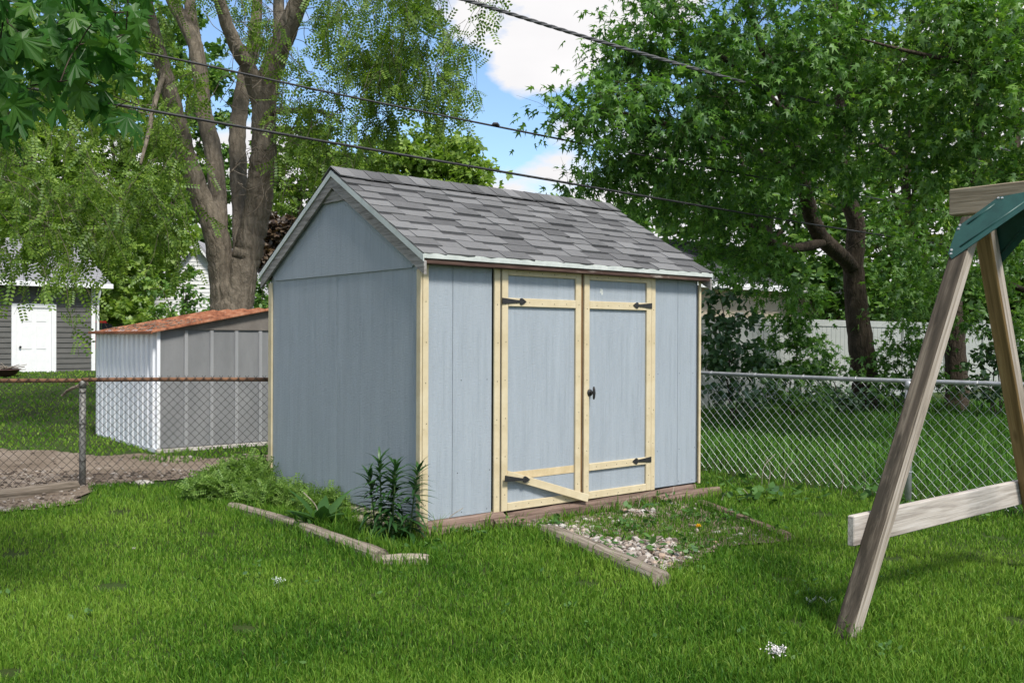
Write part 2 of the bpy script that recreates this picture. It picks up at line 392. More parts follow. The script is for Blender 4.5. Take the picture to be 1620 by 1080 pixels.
# corner boards
def trim(name, x0, x1, y0, y1, z0, z1, b=0.003): return board(name, cm, shed, x0, x1, y0, y1, z0, z1, b)
trim('corner_board', 0.002, 0.052, -0.019, -0.001, -0.01, 1.885)
trim('corner_board', -0.019, -0.001, -0.017, 0.036, -0.008, 1.80)
trim('corner_board', 3.037, 3.062, -0.019, -0.001, -0.01, 1.885)
trim('corner_board', -0.018, -0.001, D-0.05, D+0.016, -0.008, 1.80)
trim('corner_board', W+0.001, W+0.019, -0.012, 0.05, -0.008, 1.80)
trim('door_casing', 0.650, 0.706, -0.020, -0.001, -0.01, 1.88)
trim('door_casing', 2.393, 2.443, -0.020, -0.001, -0.01, 1.88)
board('door_jamb', MT['jamb'], shed, 1.5475, 1.5775, -0.010, 0.05, -0.005, 1.85)
board('door_jamb', MT['jamb'], shed, 0.69, 0.73, 0.01, 0.05, -0.005, 1.85)
board('door_jamb', MT['jamb'], shed, 2.37, 2.40, 0.01, 0.05, -0.005, 1.85)

def strap(door, x0, x1, z, tilt=0.0, dz=0.0):
    """tapered black strap hinge with a spear tip, flat against the door"""
    L_ = x1-x0; s = 1 if L_ > 0 else -1; a = abs(L_)
    pts = [(0, -0.024), (a*0.60, -0.011), (a*0.72, -0.009), (a*0.74, -0.022), (a*0.80, -0.026), (a*0.88, -0.018), (a, 0.0), (a*0.88, 0.018), (a*0.80, 0.026), (a*0.74, 0.022), (a*0.72, 0.009), (a*0.60, 0.011), (0, 0.024)]
    pts = [(x0+s*p, q) for p, q in pts]
    g = Geo().prism([(p, z+q) for p, q in pts], 1, -0.032, -0.0255)
    o = g.obj('strap_hinge', MT['black'], door); return o
def door(x0, x1, hinge_left, label=None):
    d = sheet_panel('door', x0+0.002, x1-0.002, -0.004, 0.006, 0.0, 1.855)
    d.location.y += 0.0
    cx, cy, cz = d.location
    def piece(nm, a, b, z0, z1, th=0.020, m=cm):
        o = board(nm, m, d, a-cx, b-cx, -0.005-th-cy, -0.005-cy, z0-cz, z1-cz, 0.003); return o
    sw = 0.060
    piece('stile', x0, x0+sw, -0.006, 1.857); piece('stile', x1-sw, x1, -0.006, 1.857)
    piece('rail', x0+sw+0.001, x1-sw-0.001, 1.79, 1.857)
    piece('rail', x0+sw+0.001, x1-sw-0.001, 1.553, 1.617)
    piece('rail', x0+sw+0.001, x1-sw-0.001, -0.006, 0.054)
    return d, piece, (cx, cy, cz)
d1, piece1, c1 = door(0.719, 1.545, True)
tag(d1, 'door with its lower rail broken loose and hanging at a slant')
d2, piece2, c2 = door(1.580, 2.386, False)
piece2('rail', 1.641, 2.325, 0.224, 0.284)
# scar of bare wood where the left door's lower rail was, and the rail hanging from its hinge
ghost = mat_plain('bare_wood_scar', (0.50, 0.39, 0.22), (0.62, 0.50, 0.31), 9, 0.7, 0.2)
o = board('rail_scar', ghost, d1, 0.781-c1[0], 1.483-c1[0], -0.0085-c1[1], -0.005-c1[1], 0.224-c1[2], 0.284-c1[2], 0.001)
me = board_mesh('loose_rail', 0.862, 0.018, 0.062, cm, 0.003)
lr_ = link('loose_rail', me, d1, loc=(1.178-c1[0], -0.047-c1[1], 0.142-c1[2]), rot=(0.0, R(17.6), R(-2.6)))
tag(lr_, 'broken cream rail hanging diagonally from the lower hinge')
def spear(door, c, xa, xb, z):
    o = strap(door, xa, xb, z); o.location = (-c[0], -c[1], -c[2]); return o
spear(d1, c1, 0.716, 0.955, 1.592); spear(d2, c2, 2.384, 2.150, 1.594); spear(d2, c2, 2.384, 2.150, 0.262)
h = spear(d1, c1, 0.722, 0.975, 0.25); h.location.y -= 0.032
h.rotation_euler = (0, R(7), 0)
h.location = Vector(h.location) + Vector((0.722-0.722*math.cos(R(7))-0.25*math.sin(R(7)), 0, 0.25-0.25*math.cos(R(7))+0.722*math.sin(R(7))))
# T handle on the right door
g = Geo(); hx, hz = 1.642-c2[0], 0.866-c2[2]; hy = -0.025-c2[1]
g.tube([(hx, hy, hz), (hx, hy-0.010, hz)], [0.030, 0.026], 14)
g.tube([(hx, hy-0.008, hz), (hx, hy-0.045, hz)], [0.012, 0.010], 10)
g.tube([(hx, hy-0.048, hz-0.052), (hx, hy-0.050, hz-0.03), (hx, hy-0.052, hz), (hx, hy-0.050, hz+0.03), (hx, hy-0.048, hz+0.052)], [0.006, 0.011, 0.012, 0.011, 0.006], 10)
g.obj('handle', MT['black'], d2, smooth=True)
for sx_, sz_, sr_ in ((1.79, 1.70, 0.018), (1.80, 1.685, 0.012), (1.782, 1.715, 0.010)):      # white bird dropping on the upper panel
    a_ = np.linspace(0, 2*np.pi, 9, endpoint=False); rr_ = sr_*rng.uniform(0.5, 1.2, 9)
    Geo().poly([(sx_-c2[0]+r_*math.cos(t_), -0.0052-c2[1], sz_-c2[2]+1.3*r_*math.sin(t_)) for r_, t_ in zip(rr_, a_)], [tuple(range(9))]).obj('bird_dropping', MT['drip'], d2)
# scuffed pale primer patches on the right door, nail heads
nails = Geo()
def nail(x, y, z, ax=1):
    r = 0.0042; a = np.linspace(0, 2*np.pi, 6, endpoint=False); e = 0.0012
    if ax == 1: v = [(x+r*math.cos(t), y-e, z+r*math.sin(t)) for t in a]+[(x, y-e*1.5, z)]
    else: v = [(x-e, y+r*math.cos(t), z+r*math.sin(t)) for t in a]+[(x-e*1.5, y, z)]
    nails.add(v, tris=[(i, (i+1) % 6, 6) for i in range(6)])
for x, zz in ((0.03, -0.019), (0.678, -0.020), (2.418, -0.020), (0.75, -0.025), (1.515, -0.025), (1.61, -0.025), (2.356, -0.025)):
    for z in np.arange(0.12, 1.8, 0.29)+rng.uniform(-0.02, 0.02, 6)[0]: nail(x+rng.uniform(-0.006, 0.006), zz, z)
for z in (1.585, 1.82, 0.024):
    for x in np.concatenate([np.arange(0.86, 1.45, 0.13), np.arange(1.72, 2.3, 0.13)]): nail(x, -0.025, z+rng.uniform(-0.01, 0.01))
for x in np.arange(1.72, 2.2, 0.12): nail(x, -0.025, 0.254)
for x in (0.08, 0.35, 0.6, 2.5, 2.8, 2.98):
    for z in (0.03, 0.32, 1.0): nail(x+rng.uniform(-0.03, 0.03), 0.0, z)
nails.obj('nail_heads', MT['black'], shed)['kind'] = 'stuff'

# ---- roof: deck, shingles, caps, rake boards, fascia, drip edges
ANG = math.atan(SL); CA, SA = math.cos(ANG), math.sin(ANG)
RX0, RX1, RY = -0.055, 3.105, 1.31        # roof extents along the ridge, half run
EZ, RZ = 1.905, 2.655
def slope_pt(x, s, up, side):             # s = distance up the slope from the eave
    y = (-0.09 + s*CA - up*SA*1.0); z = EZ + s*SA + up*CA
    if side > 0: y = 2*1.22 - y
    return (x, y, z)
SLEN = 1.31/CA
roof = Geo()
for side in (-1, 1):
    v = [slope_pt(x, s, up, side) for up in (-0.02, 0.0) for s in (0.012, SLEN-0.004) for x in (RX0+0.012, RX1-0.012)]
    roof.add(v, [(0, 1, 3, 2), (4, 6, 7, 5), (0, 4, 5, 1), (2, 3, 7, 6), (0, 2, 6, 4), (1, 5, 7, 3)])
roof = roof.obj('roof', MT['weath_x'], shed)
MT['shingle_dark'] = mat_shingle('dark_shingle_band', (0.03, 0.03, 0.032), (0.085, 0.085, 0.088))
def shingle_mesh(i, wd, lift):
    """one tab, 1 wide in x (scaled per copy), lower edge thick and slightly ragged"""
    g = Geo(); n = 4; ln = 0.235; r = np.random.default_rng(40+i)
    xs_ = np.linspace(-0.5, 0.5, n+1); low = r.uniform(-0.006, 0.004, n+1)
    v = []
    th_ = 0.0065+lift; ymid = 0.138-r.uniform(0.022, 0.034)
    for k in range(n+1): v.append((xs_[k], low[k], 0.0))
    for k in range(n+1): v.append((xs_[k], low[k], th_ + r.uniform(0, 0.0015)))
    for k in range(n+1): v.append((xs_[k], ymid+r.uniform(-0.003, 0.003), 0.001+th_*0.45))
    for k in range(n+1): v.append((xs_[k], ln, 0.001))
    m_ = n+1; q = []
    for k in range(n): q += [(k, k+1, m_+k+1, m_+k), (m_+k, m_+k+1, 2*m_+k+1, 2*m_+k), (2*m_+k, 2*m_+k+1, 3*m_+k+1, 3*m_+k)]
    q += [(0, m_, 2*m_, 3*m_), (3*m_+n, 2*m_+n, m_+n, n)]
    g.add(v, q); me = g.mesh('shingle', MT['shingle'])
    if lift == 0.0:                                  # the darker granule band laminated shingles have above the lower tabs
        me.materials.append(MT['shingle_dark'])
        for p_ in me.polygons:
            if p_.center.y > 0.13 and abs(p_.normal.z) > 0.5: p_.material_index = 1
    return me
tabs = [[shingle_mesh(i, 1, 0.0) for i in range(3)], [shingle_mesh(10+i, 1, 0.0065) for i in range(3)]]
EXPO = 0.138
ncourse = int((SLEN-0.06)/EXPO)
def roof_rot(side): return (ANG, 0, 0) if side < 0 else (ANG, 0, math.pi)
back = Geo()
for k in range(ncourse):
    s = -0.018 + k*EXPO; x = RX0-0.008; i = k % 2
    first = rng.uniform(0.08, 0.26)
    while x < RX1+0.006:
        wd = first if first else rng.uniform(0.19, 0.34); first = None
        xe = min(x+wd, RX1+0.008)
        if RX1+0.008-xe < 0.07: xe = RX1+0.008
        up = 0.004 + 0.0025*(k % 3 == 0)
        p = slope_pt((x+xe)/2, s+rng.uniform(-0.003, 0.003), up, -1)
        o = link('shingle', tabs[i % 2][int(rng.integers(3))], roof, loc=p, rot=(ANG-0.012, 0, rng.uniform(-0.004, 0.004)), scale=(xe-x-0.003, 1, 1))
        x = xe; i += 1
    # the far slope, never seen from here: stepped courses in one piece
    v = [slope_pt(xx, s+ds, up, 1) for ds, up in ((0, 0.002), (0, 0.012), (EXPO+0.03, 0.003)) for xx in (RX0-0.008, RX1+0.008)]
    back.add(v, [(0, 1, 3, 2), (2, 3, 5, 4), (0, 4, 5, 1)])
back.obj('far_slope_shingles', MT['shingle'], roof)['kind'] = 'stuff'
# ridge caps
capm = []
for j in range(3):
    g = Geo(); r = np.random.default_rng(j); Lc = 0.30; prof = [(-0.165, -0.165*SL), (-0.012, -0.004), (0.012, -0.004), (0.165, -0.165*SL)]
    v = []
    for t, lift in ((0.0, 0.010), (Lc, 0.001)):
        for up in (0.0, 0.007):
            for a, b in prof: v.append((t+r.uniform(-0.004, 0.004), a*(1+r.uniform(-0.03, 0.03)), b+up+lift))
    q = []
    for k in range(3): q += [(4+k, 5+k, 13+k, 12+k), (k, 8+k, 9+k, k+1), (k, k+1, 5+k, 4+k), (8+k, 12+k, 13+k, 9+k)]
    q += [(0, 4, 12, 8), (3, 11, 15, 7)]
    capm.append(g.add(v, q).mesh('ridge_cap', MT['shingle']))
x = RX0-0.008; j = 0
while x < RX1-0.1:
    link('ridge_cap', capm[j % 3], roof, loc=(x, 1.22, RZ+0.022), scale=(min(1, (RX1+0.01-x)/0.30), 1, 1)); x += 0.145; j += 1
# rakes: weathered board with pale drip metal over it, both gable ends, both slopes
def rake(side, xa, xb, up0, up1, mat, name, s0=-0.02, s1=SLEN):
    g = Geo(); v = []
    for x_ in (xa, xb):
        for s, up in ((s0, up0), (s1, up0), (s1, up1), (s0, up1)):
            y = -0.09 + s*CA; z = EZ + s*SA + up/CA
            if s == s1: y = 1.22 - 0.0006
            if s == s1: z = EZ + 1.31*SL + up/CA
            if side > 0: y = 2*1.22 - y
            v.append((x_, y, z))
    g.poly(v, [(0, 1, 2, 3), (7, 6, 5, 4), (0, 4, 5, 1), (1, 5, 6, 2), (2, 6, 7, 3), (3, 7, 4, 0)])
    return g.obj(name, mat, roof)
for side in (-1, 1):
    rake(side, -0.052, -0.030, -0.122, -0.040, MT['weath_y'], 'rake_board')
    rake(side, -0.062, -0.0535, -0.040, 0.0015, MT['drip'], 'drip_edge', s0=-0.026)
    rake(side, W+0.030, W+0.052, -0.122, -0.040, MT['weath_y'], 'rake_board')
    rake(side, W+0.0535, W+0.062, -0.040, 0.0015, MT['drip'], 'drip_edge', s0=-0.026)
    ye = -0.088 if side < 0 else 2*1.22+0.088
    a, b = (ye-0.018, ye) if side < 0 else (ye, ye+0.018)
    board('drip_edge', MT['drip'], roof, RX0+0.002, RX1-0.002, a-0.006*(side < 0), b+0.006*(side > 0), 1.868, 1.907, 0.002)
    board('fascia', MT['fascia'], roof, RX0+0.012, RX1-0.012, ye-0.012 if side < 0 else ye-0.06, ye+0.06 if side < 0 else ye+0.012, 1.832, 1.866, 0.003)
    # soffit
    board('soffit', MT['fascia'], roof, RX0+0.03, RX1-0.03, -0.075 if side < 0 else D+0.002, -0.002 if side < 0 else D+0.075, 1.888, 1.899, 0.001)
# weathered vent board under the peak
for xa, xb in ((-0.032, -0.0125), (W+0.0125, W+0.032)):
    zt = 2.495; hw = (rz(1.22, 0.10)-zt)/SL; hw0 = (rz(1.22, 0.10)-2.405)/SL
    Geo().prism([(1.22-hw0, 2.405), (1.22+hw0, 2.405), (1.22+hw, zt), (1.22-hw, zt)], 0, xa, xb).obj('vent_board', MT['weath_y'], shed)

# ------------------------------------------------------------------ landscape timbers
TIMBERS = []
def timber(p0, p1, wd, ht, mat, label, z0=0.0, group=None, bend=0.0, sag=0.0, name='landscape_timber', seed=0):
    """rounded weathered timber from p0 to p1 (ground points), long axis local x"""
    p0, p1 = np.asarray(p0, float)[:2], np.asarray(p1, float)[:2]; L_ = float(np.linalg.norm(p1-p0)); a = math.atan2(p1[1]-p0[1], p1[0]-p0[0])
    r = np.random.default_rng(seed); n = max(8, int(L_/0.07)); prof = [(-.5, .22), (-.5, .72), (-.36, .93), (-.15, 1), (.15, 1), (.36, .93), (.5, .72), (.5, .22), (.38, .04), (.15, 0), (-.15, 0), (-.38, .04)]
    k = len(prof); V = []; off = r.normal(0, 0.012, k)
    for i in range(n+1):
        t = i/n; off = 0.8*off + r.normal(0, 0.028, k); sc = 1.0 + 0.05*math.sin(5*t+seed)
        e = 0.93 if i in (0, n) else 1.0
        for j, (y, z) in enumerate(prof):
            V.append((L_*t + (r.normal(0, 0.006) if i in (0, n) else 0), y*wd*sc*e*(1+off[j])+bend*math.sin(math.pi*t), 0.5*ht+(z-0.5)*ht*sc*e*(1+off[j])+sag*t))
    q = [(i*k+j, (i+1)*k+j, (i+1)*k+(j+1) % k, i*k+(j+1) % k) for i in range(n) for j in range(k)]
    g = Geo().poly(V, q + [tuple(range(k)), tuple(range((n+1)*k-1, n*k-1, -1))])
    o = g.obj(name, mat, smooth=False); o.location = (p0[0], p0[1], z0 + float(gz(*p0))); o.rotation_euler = (0, 0, a)
    TIMBERS.append((p0.copy(), p1.copy(), wd))
    return tag(o, label, 'timber', group)
G_ = 'weathered landscape timbers around the garden shed'
tb = lambda a, b, *r_, **k: timber(a, b, *r_, group=G_, **k)
tb(gp(366, 806), gp(490, 845), 0.10, 0.085, MT['timber'], 'pale timber edging the overgrown bed, half buried in leafy weeds', z0=-0.02, seed=3, bend=0.03)
tb(gp(480, 843), gp(602, 889), 0.11, 0.095, MT['timber'], 'grey cracked timber edging the bed below the lilies', z0=-0.02, seed=4)
tb(gp(606, 892), gp(676, 890), 0.11, 0.07, MT['timber_pale'], 'short pale broken timber at the bed corner', z0=-0.015, seed=5)
tb(gp(866, 848), gp(1046, 926), 0.135, 0.10, MT['timber'], 'long grey timber holding the near edge of the gravel patch', z0=-0.012, seed=6)
tb(gp(1108, 800), gp(1244, 853), 0.085, 0.06, MT['timber_brown'], 'thin brown timber along the far side of the gravel patch', z0=-0.01, seed=7)
SK = lambda a, b: from_shed(a, b)
ZT = SHED_Z-0.008
tb(SK(-0.02, 0.02), SK(0.74, 0.0), 0.13, ZT+0.01, MT['timber_brown'], 'mossy brown timber under the shed corner beside the lilies', z0=-0.014, seed=8)
tb(SK(0.62, -0.06), SK(0.86, -0.15), 0.10, 0.09, MT['timber_brown'], 'dark timber stub sticking out below the left door', z0=-0.01, seed=9)
tb(SK(0.78, 0.02), SK(2.42, 0.02), 0.15, ZT+0.01, MT['timber_brown'], 'long bare timber under the double doors', z0=-0.014, seed=10)
tb(SK(2.45, 0.06), SK(3.03, 0.06), 0.13, ZT+0.01, MT['timber_brown'], 'timber carrying the shed corner away from the lilies', z0=-0.014, seed=11)
tb(SK(2.38, -0.10), SK(3.22, -0.09), 0.12, 0.10, MT['timber_brown'], 'round timber jutting past the shed corner near the gravel', z0=-0.02, seed=12)
tb(SK(0.05, 0.12), SK(0.05, 1.16), 0.13, ZT+0.01, MT['timber_pale'], 'pale timber under the gable wall behind the lilies', z0=-0.014, seed=13)
tb(SK(0.05, 1.2), SK(0.05, 2.42), 0.13, ZT+0.01, MT['timber_pale'], 'pale timber under the gable wall near the back fence', z0=-0.014, seed=14)
tb(SK(-0.10, 0.30), SK(-0.08, 0.75), 0.11, 0.07, MT['timber_pale'], 'loose pale timber lying against the gable wall base', z0=-0.01, seed=15)
# ------------------------------------------------------------------ more materials
MT['galv'] = mat_plain('galvanised_pipe', (0.33, 0.34, 0.35), (0.48, 0.49, 0.50), 14, 0.42, 0.05, 0.55)
MT['wire'] = mat_plain('galvanised_wire', (0.40, 0.41, 0.42), (0.55, 0.56, 0.57), 20, 0.45, 0.02, 0.5)
MT['oldwire'] = mat_plain('old_dark_wire', (0.022, 0.019, 0.017), (0.05, 0.042, 0.036), 20, 0.7, 0.1)
MT['rustpipe'] = mat_plain('rusty_pipe', (0.10, 0.045, 0.022), (0.23, 0.115, 0.06), 9, 0.8, 0.3)
MT['postpipe'] = mat_plain('weathered_post', (0.12, 0.12, 0.11), (0.26, 0.255, 0.24), 12, 0.6, 0.2, 0.3)
def hit(px, py, o, n):
    r = ray(px, py); c = np.array([0, 0, CH]); t = np.dot(np.asarray(o)-c, n)/np.dot(r, n); return c+t*r
def local(p, o): d = np.asarray(p)-np.asarray(o); return np.array([d[0]*C_+d[1]*S_, -d[0]*S_+d[1]*C_, d[2]])

# ------------------------------------------------------------------ swing set frame
P0 = gp(1337, 1012)
swl = dict(across=30, along=1.6)
MT['leg'] = mat_wood('weathered_leg_wood', 2, (0.13, 0.105, 0.08), (0.33, 0.285, 0.235), (0.50, 0.45, 0.40), across=30, along=1.3, stain=(0.60, (0.085, 0.07, 0.05)), bump=0.5)
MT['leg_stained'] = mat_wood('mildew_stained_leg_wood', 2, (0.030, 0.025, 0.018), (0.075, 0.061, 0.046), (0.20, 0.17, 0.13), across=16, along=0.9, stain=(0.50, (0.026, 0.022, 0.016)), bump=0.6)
MT['leg_shaded'] = mat_wood('shaded_brown_leg_wood', 2, (0.12, 0.075, 0.03), (0.24, 0.155, 0.065), (0.36, 0.25, 0.12), across=30, along=1.2, bump=0.4)  # inner face of the leg, its shade put into the wood colour
MT['board'] = mat_wood('pale_crossboard_wood', 0, (0.22, 0.19, 0.165), (0.45, 0.405, 0.36), (0.60, 0.56, 0.52), across=34, along=1.5, bump=0.4)
MT['beam'] = mat_wood('beam_wood', 1, (0.12, 0.095, 0.06), (0.26, 0.215, 0.15), (0.40, 0.345, 0.26), across=30, along=1.5, bump=0.5)
MT['green'] = mat_plain('green_enamel', (0.010, 0.052, 0.045), (0.016, 0.075, 0.064), 18, 0.42, 0.05)
MT['bolt'] = mat_plain('zinc_bolt', (0.5, 0.5, 0.5), (0.68, 0.68, 0.67), 20, 0.35, 0.05, 0.8)
sw = empty('swing_set', P0, TH, 'weathered wooden swing set frame with green metal corner brackets on the lawn', 'swing set')
nV = np.array([V2[0], V2[1], 0.0])
la = local(hit(1538, 348, P0, nV), P0); lb = local(hit(1341, 998, P0, nV), P0)
ax, az = la[0], la[2]                          # top of the leaning leg in the frame's plane
alpha = math.atan2(ax-lb[0], az-lb[2])
ra = local(hit(1562, 385, P0, nV), P0); rb_ = local(hit(1606, 637, P0, nV), P0)
beta = math.atan2(rb_[0]-ra[0], ra[2]-rb_[2])
apx = ax + 0.075                                # beam centre line
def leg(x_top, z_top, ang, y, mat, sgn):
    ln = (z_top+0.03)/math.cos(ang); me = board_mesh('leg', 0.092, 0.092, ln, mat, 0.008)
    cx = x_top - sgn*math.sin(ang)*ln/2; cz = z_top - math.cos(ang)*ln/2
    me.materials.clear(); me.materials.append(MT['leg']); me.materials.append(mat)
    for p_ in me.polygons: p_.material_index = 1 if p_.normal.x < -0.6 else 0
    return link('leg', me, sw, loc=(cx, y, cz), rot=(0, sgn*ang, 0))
rz_top = az-0.02; rx_top = ra[0] - math.tan(beta)*(rz_top-ra[2])
print('swing', ax, az, 'alpha', math.degrees(alpha), 'beta', math.degrees(beta), 'right top', rx_top, 'base y', P0)
bx_ = (ax+rx_top)/2
for yy in (0.0, -2.55):
    leg(ax, az, alpha, yy, MT['leg_stained'], 1); leg(rx_top, rz_top, beta, yy, MT['leg_shaded'], -1)
be = local(hit(1507, 320, P0+np.array([bx_*C_, bx_*S_, 0]), np.array([C_, S_, 0])), P0)
zt_, zb_ = local(hit(1507, 301, P0+np.array([bx_*C_, bx_*S_, 0]), np.array([C_, S_, 0])), P0)[2], local(hit(1507, 342, P0+np.array([bx_*C_, bx_*S_, 0]), np.array([C_, S_, 0])), P0)[2]
print('beam', be, zt_, zb_)
board('top_beam', MT['beam'], sw, bx_-0.045, bx_+0.045, -2.7, be[1], zb_, zt_, 0.006)
# cross board behind the legs
cbz = local(hit(1420, 822, P0+nV*0.07, nV), P0)[2]
cl_ = local(hit(1345, 833, P0+nV*0.07, nV), P0)
board('cross_board', MT['board'], sw, cl_[0], cl_[0]+2.15, 0.048, 0.086, cbz-0.075, cbz+0.075, 0.005)
board('cross_board', MT['board'], sw, cl_[0], cl_[0]+2.15, -2.638, -2.60, cbz-0.075, cbz+0.075, 0.005)
# green brackets: pressed plates on the sloping outer faces of the legs
def bracket(ang, sgn, y0):
    e = np.array([sgn*math.sin(ang), 0, math.cos(ang)]); n = np.array([-sgn*math.cos(ang), 0, math.sin(ang)])
    top = np.array([ax, 0, az]) if sgn > 0 else np.array([rx_top, 0, rz_top])
    if bracket.poly is None:
        eW = np.array([e[0]*C_, e[0]*S_, e[2]]); nW = np.array([n[0]*C_, n[0]*S_, n[2]]); oW = P0+np.array([top[0]*C_, top[0]*S_, top[2]])+nW*0.050
        def q(px, py):
            p = hit(px, py, oW, nW); l = local(p, P0)-top; return (float(l[1]), float(np.dot(l, e)))
        bracket.poly = [q(*p) for p in ((1500, 402), (1506, 410), (1658, 305), (1655, 298), (1580, 312), (1514, 360))]
        bracket.ribs = [[q(1531, 355), q(1574, 323)], [q(1519, 391), q(1622, 319)]]
        bracket.bolts = [q(1519, 357), q(1517, 363), q(1506, 396), q(1505, 402), q(1580, 314), q(1586, 314)]
    Wd = lambda a, b, h_: top + np.array([0, a+y0, 0]) + e*b + n*(0.049+h_)
    g = Geo(); k = len(bracket.poly)
    v = [Wd(a, b, 0) for a, b in bracket.poly]+[Wd(a, b, 0.004) for a, b in bracket.poly]
    g.poly(v, [tuple(range(k)), tuple(range(2*k-1, k-1, -1))]+[(i, i+k, (i+1) % k+k, (i+1) % k) for i in range(k)])
    pl = g.obj('corner_bracket', MT['green'], sw)
    for rib in bracket.ribs:
        g = Geo(); g.tube([Wd(*rib[0], 0.002), Wd(*rib[1], 0.002)], 0.0075, 8); g.obj('rib', MT['green'], pl, smooth=True)
    for a, b in bracket.bolts:
        g = Geo(); p = Wd(a, b, 0.003); g.tube([p, p+n*0.006], [0.008, 0.006], 8); g.obj('bolt', MT['bolt'], pl)
bracket.poly = None
bracket(alpha, 1, 0.0); bracket(beta, -1, 0.0)
# second bracket of the far frame is out of the picture

# ------------------------------------------------------------------ chain link fences
MESH_W = 0.0405
def zig_mesh(name, height, mat, phase, r=0.0019, MESH_W=0.0405):
    n = int(height/MESH_W); pts = []
    for i in range(n+1):
        s_ = 1 if (i+phase) % 2 == 0 else -1
        pts.append((s_*MESH_W*0.5, s_*0.004, i*MESH_W))
    pts = [(pts[0][0]*0.4, 0, -0.012)] + pts + [(pts[-1][0]*0.2, 0, n*MESH_W+0.022)]
    return Geo().tube(pts, r, 4, cap=False).mesh(name, mat)
def chain_fence(p0, p1, rail_z, mesh_top, mesh_bot, posts, mats, label, rail_r, wire_r, MESH_W=0.0405):
    p0, p1 = np.asarray(p0)[:2], np.asarray(p1)[:2]; L_ = float(np.linalg.norm(p1-p0)); a = math.atan2(*(p1-p0)[::-1])
    f = empty('chain_link_fence', (p0[0], p0[1], float(gz(*p0))), a, label, 'fence')
    zz = [zig_mesh('wire', mesh_top-mesh_bot, mats[2], k, wire_r, MESH_W) for k in (0, 1)]
    n = int(L_/MESH_W)
    for i in range(n):
        link('wire', zz[i % 2], f, loc=((i+0.5)*MESH_W, -0.026, mesh_bot))
    g = Geo(); m_ = 12; xs_ = np.linspace(0, L_, m_)
    g.tube([(x_, 0, rail_z+0.006*math.sin(x_*1.3)) for x_ in xs_], rail_r, 10); g.obj('top_rail', mats[0], f, smooth=True)
    for x_ in posts:
        g = Geo(); g.tube([(x_, 0.006, -0.25), (x_, 0.006, rail_z-rail_r*0.9)], 0.030, 12); po = g.obj('post', mats[1], f, smooth=True)
        g = Geo(); g.tube([(x_, 0.006, rail_z-0.075), (x_, 0.006, rail_z-0.02), (x_, 0.006, rail_z+0.004)], [0.034, 0.034, 0.020], 12); g.obj('post_cap', mats[1], po, smooth=True)
        for z_ in (0.25, 0.6, 0.9):
            g = Geo(); t = np.linspace(0, 2*math.pi, 12); g.tube([(x_+0.034*math.cos(u), 0.006+0.036*math.sin(u), z_+0.004*math.sin(u)) for u in t], 0.003, 4); g.obj('wire_tie', mats[2], po)
    for x_ in np.arange(0.35, L_, 0.55):
        g = Geo(); t = np.linspace(0, 2*math.pi, 9); g.tube([(x_+0.003*u, (rail_r+0.003)*math.cos(u), rail_z+(rail_r+0.003)*math.sin(u)) for u in t], 0.0028, 4); g.obj('wire_tie', mats[2], f)
    return f
pl_ = gp(130, 771); rail_l = at(130, 602, pl_[1])[2]
lf0 = np.array([-7.3, pl_[1]-0.75]); lf1 = np.array([-1.55, 9.16])
# bend at the post: two straight runs
m4 = (MT['rustpipe'], MT['postpipe'], MT['oldwire'])
e_l = np.array([at(0, 604, 8.75)[0], 8.75]); dl = norm(e_l-pl_[:2])
print('left post', pl_, rail_l, 'right fence...')
chain_fence(pl_[:2]+dl*2.4, pl_[:2], rail_l, rail_l+0.055, 0.02, [0.05], m4, 'rusty railed chain link fence beside the half buried plank', 0.020, 0.0028)
chain_fence(pl_[:2], lf1, rail_l, rail_l+0.055, 0.02, [0.0, 2.52], m4, 'rusty railed chain link fence in front of the white metal shed', 0.020, 0.0028)
pr = gp(1437, 792); rail_r_ = at(1437, 604, pr[1])[2]
q = ray(1108, 591); t = (rail_r_-CH)/q[2]; prl = q[:2]*t
print('right post', pr, rail_r_, 'far', prl, 'grid dir', V2, norm(prl-pr[:2]))
dr = norm(prl-pr[:2])
st = pr[:2]-dr*2.6; en = pr[:2]+dr*4.4
chain_fence(st, en, rail_r_, rail_r_+0.02, 0.03, [0.02, 2.6, 5.2, 6.96], (MT['galv'], MT['galv'], MT['wire']), 'silver chain link fence with bright rail behind the swing set', 0.021, 0.0018, 0.048)
# plank half buried under the left fence
timber(gp(-60, 800), gp(122, 777), 0.09, 0.13, MT['timber'], 'grey plank half buried along the rusty railed fence', z0=-0.02, seed=21, name='edging_plank')
g = Geo(); r_ = np.random.default_rng(5)
def rock(c, rx, ry, rz_, r, sub=1):
    bm = bmesh.new(); bmesh.ops.create_icosphere(bm, subdivisions=sub, radius=1.0)
    v = np.array([x_.co[:] for x_ in bm.verts]); f = [[x_.index for x_ in y_.verts] for y_ in bm.faces]; bm.free()
    v = v*(1+r.normal(0, 0.13, (len(v), 1)))*np.array([rx, ry, rz_])
    return v+np.asarray(c), f
MT['stone'] = mat_plain('pale_stone', (0.34, 0.31, 0.27), (0.58, 0.55, 0.50), 9, 0.85, 0.4)
def stone(px, py, rx, ry, rz_, label, sub=2, mat=None):
    c = gp(px, py); v, f = rock((0, 0, rz_*0.55), rx, ry, rz_, r_, sub)
    o = Geo().add(v, tris=f).obj('stone', mat or MT['stone'], smooth=True); o.location = (c[0], c[1], float(gz(c[0], c[1]))); return tag(o, label, 'stone')
stone(227, 768, 0.11, 0.05, 0.03, 'flat pale stone lying in grass by the rusty fence')
stone(902, 850, 0.045, 0.04, 0.035, 'round brown pebble on top of the gravel patch', mat=MT['timber_brown'])
stone(212, 866, 0.014, 0.012, 0.012, 'tiny white pebble lying in the open lawn')
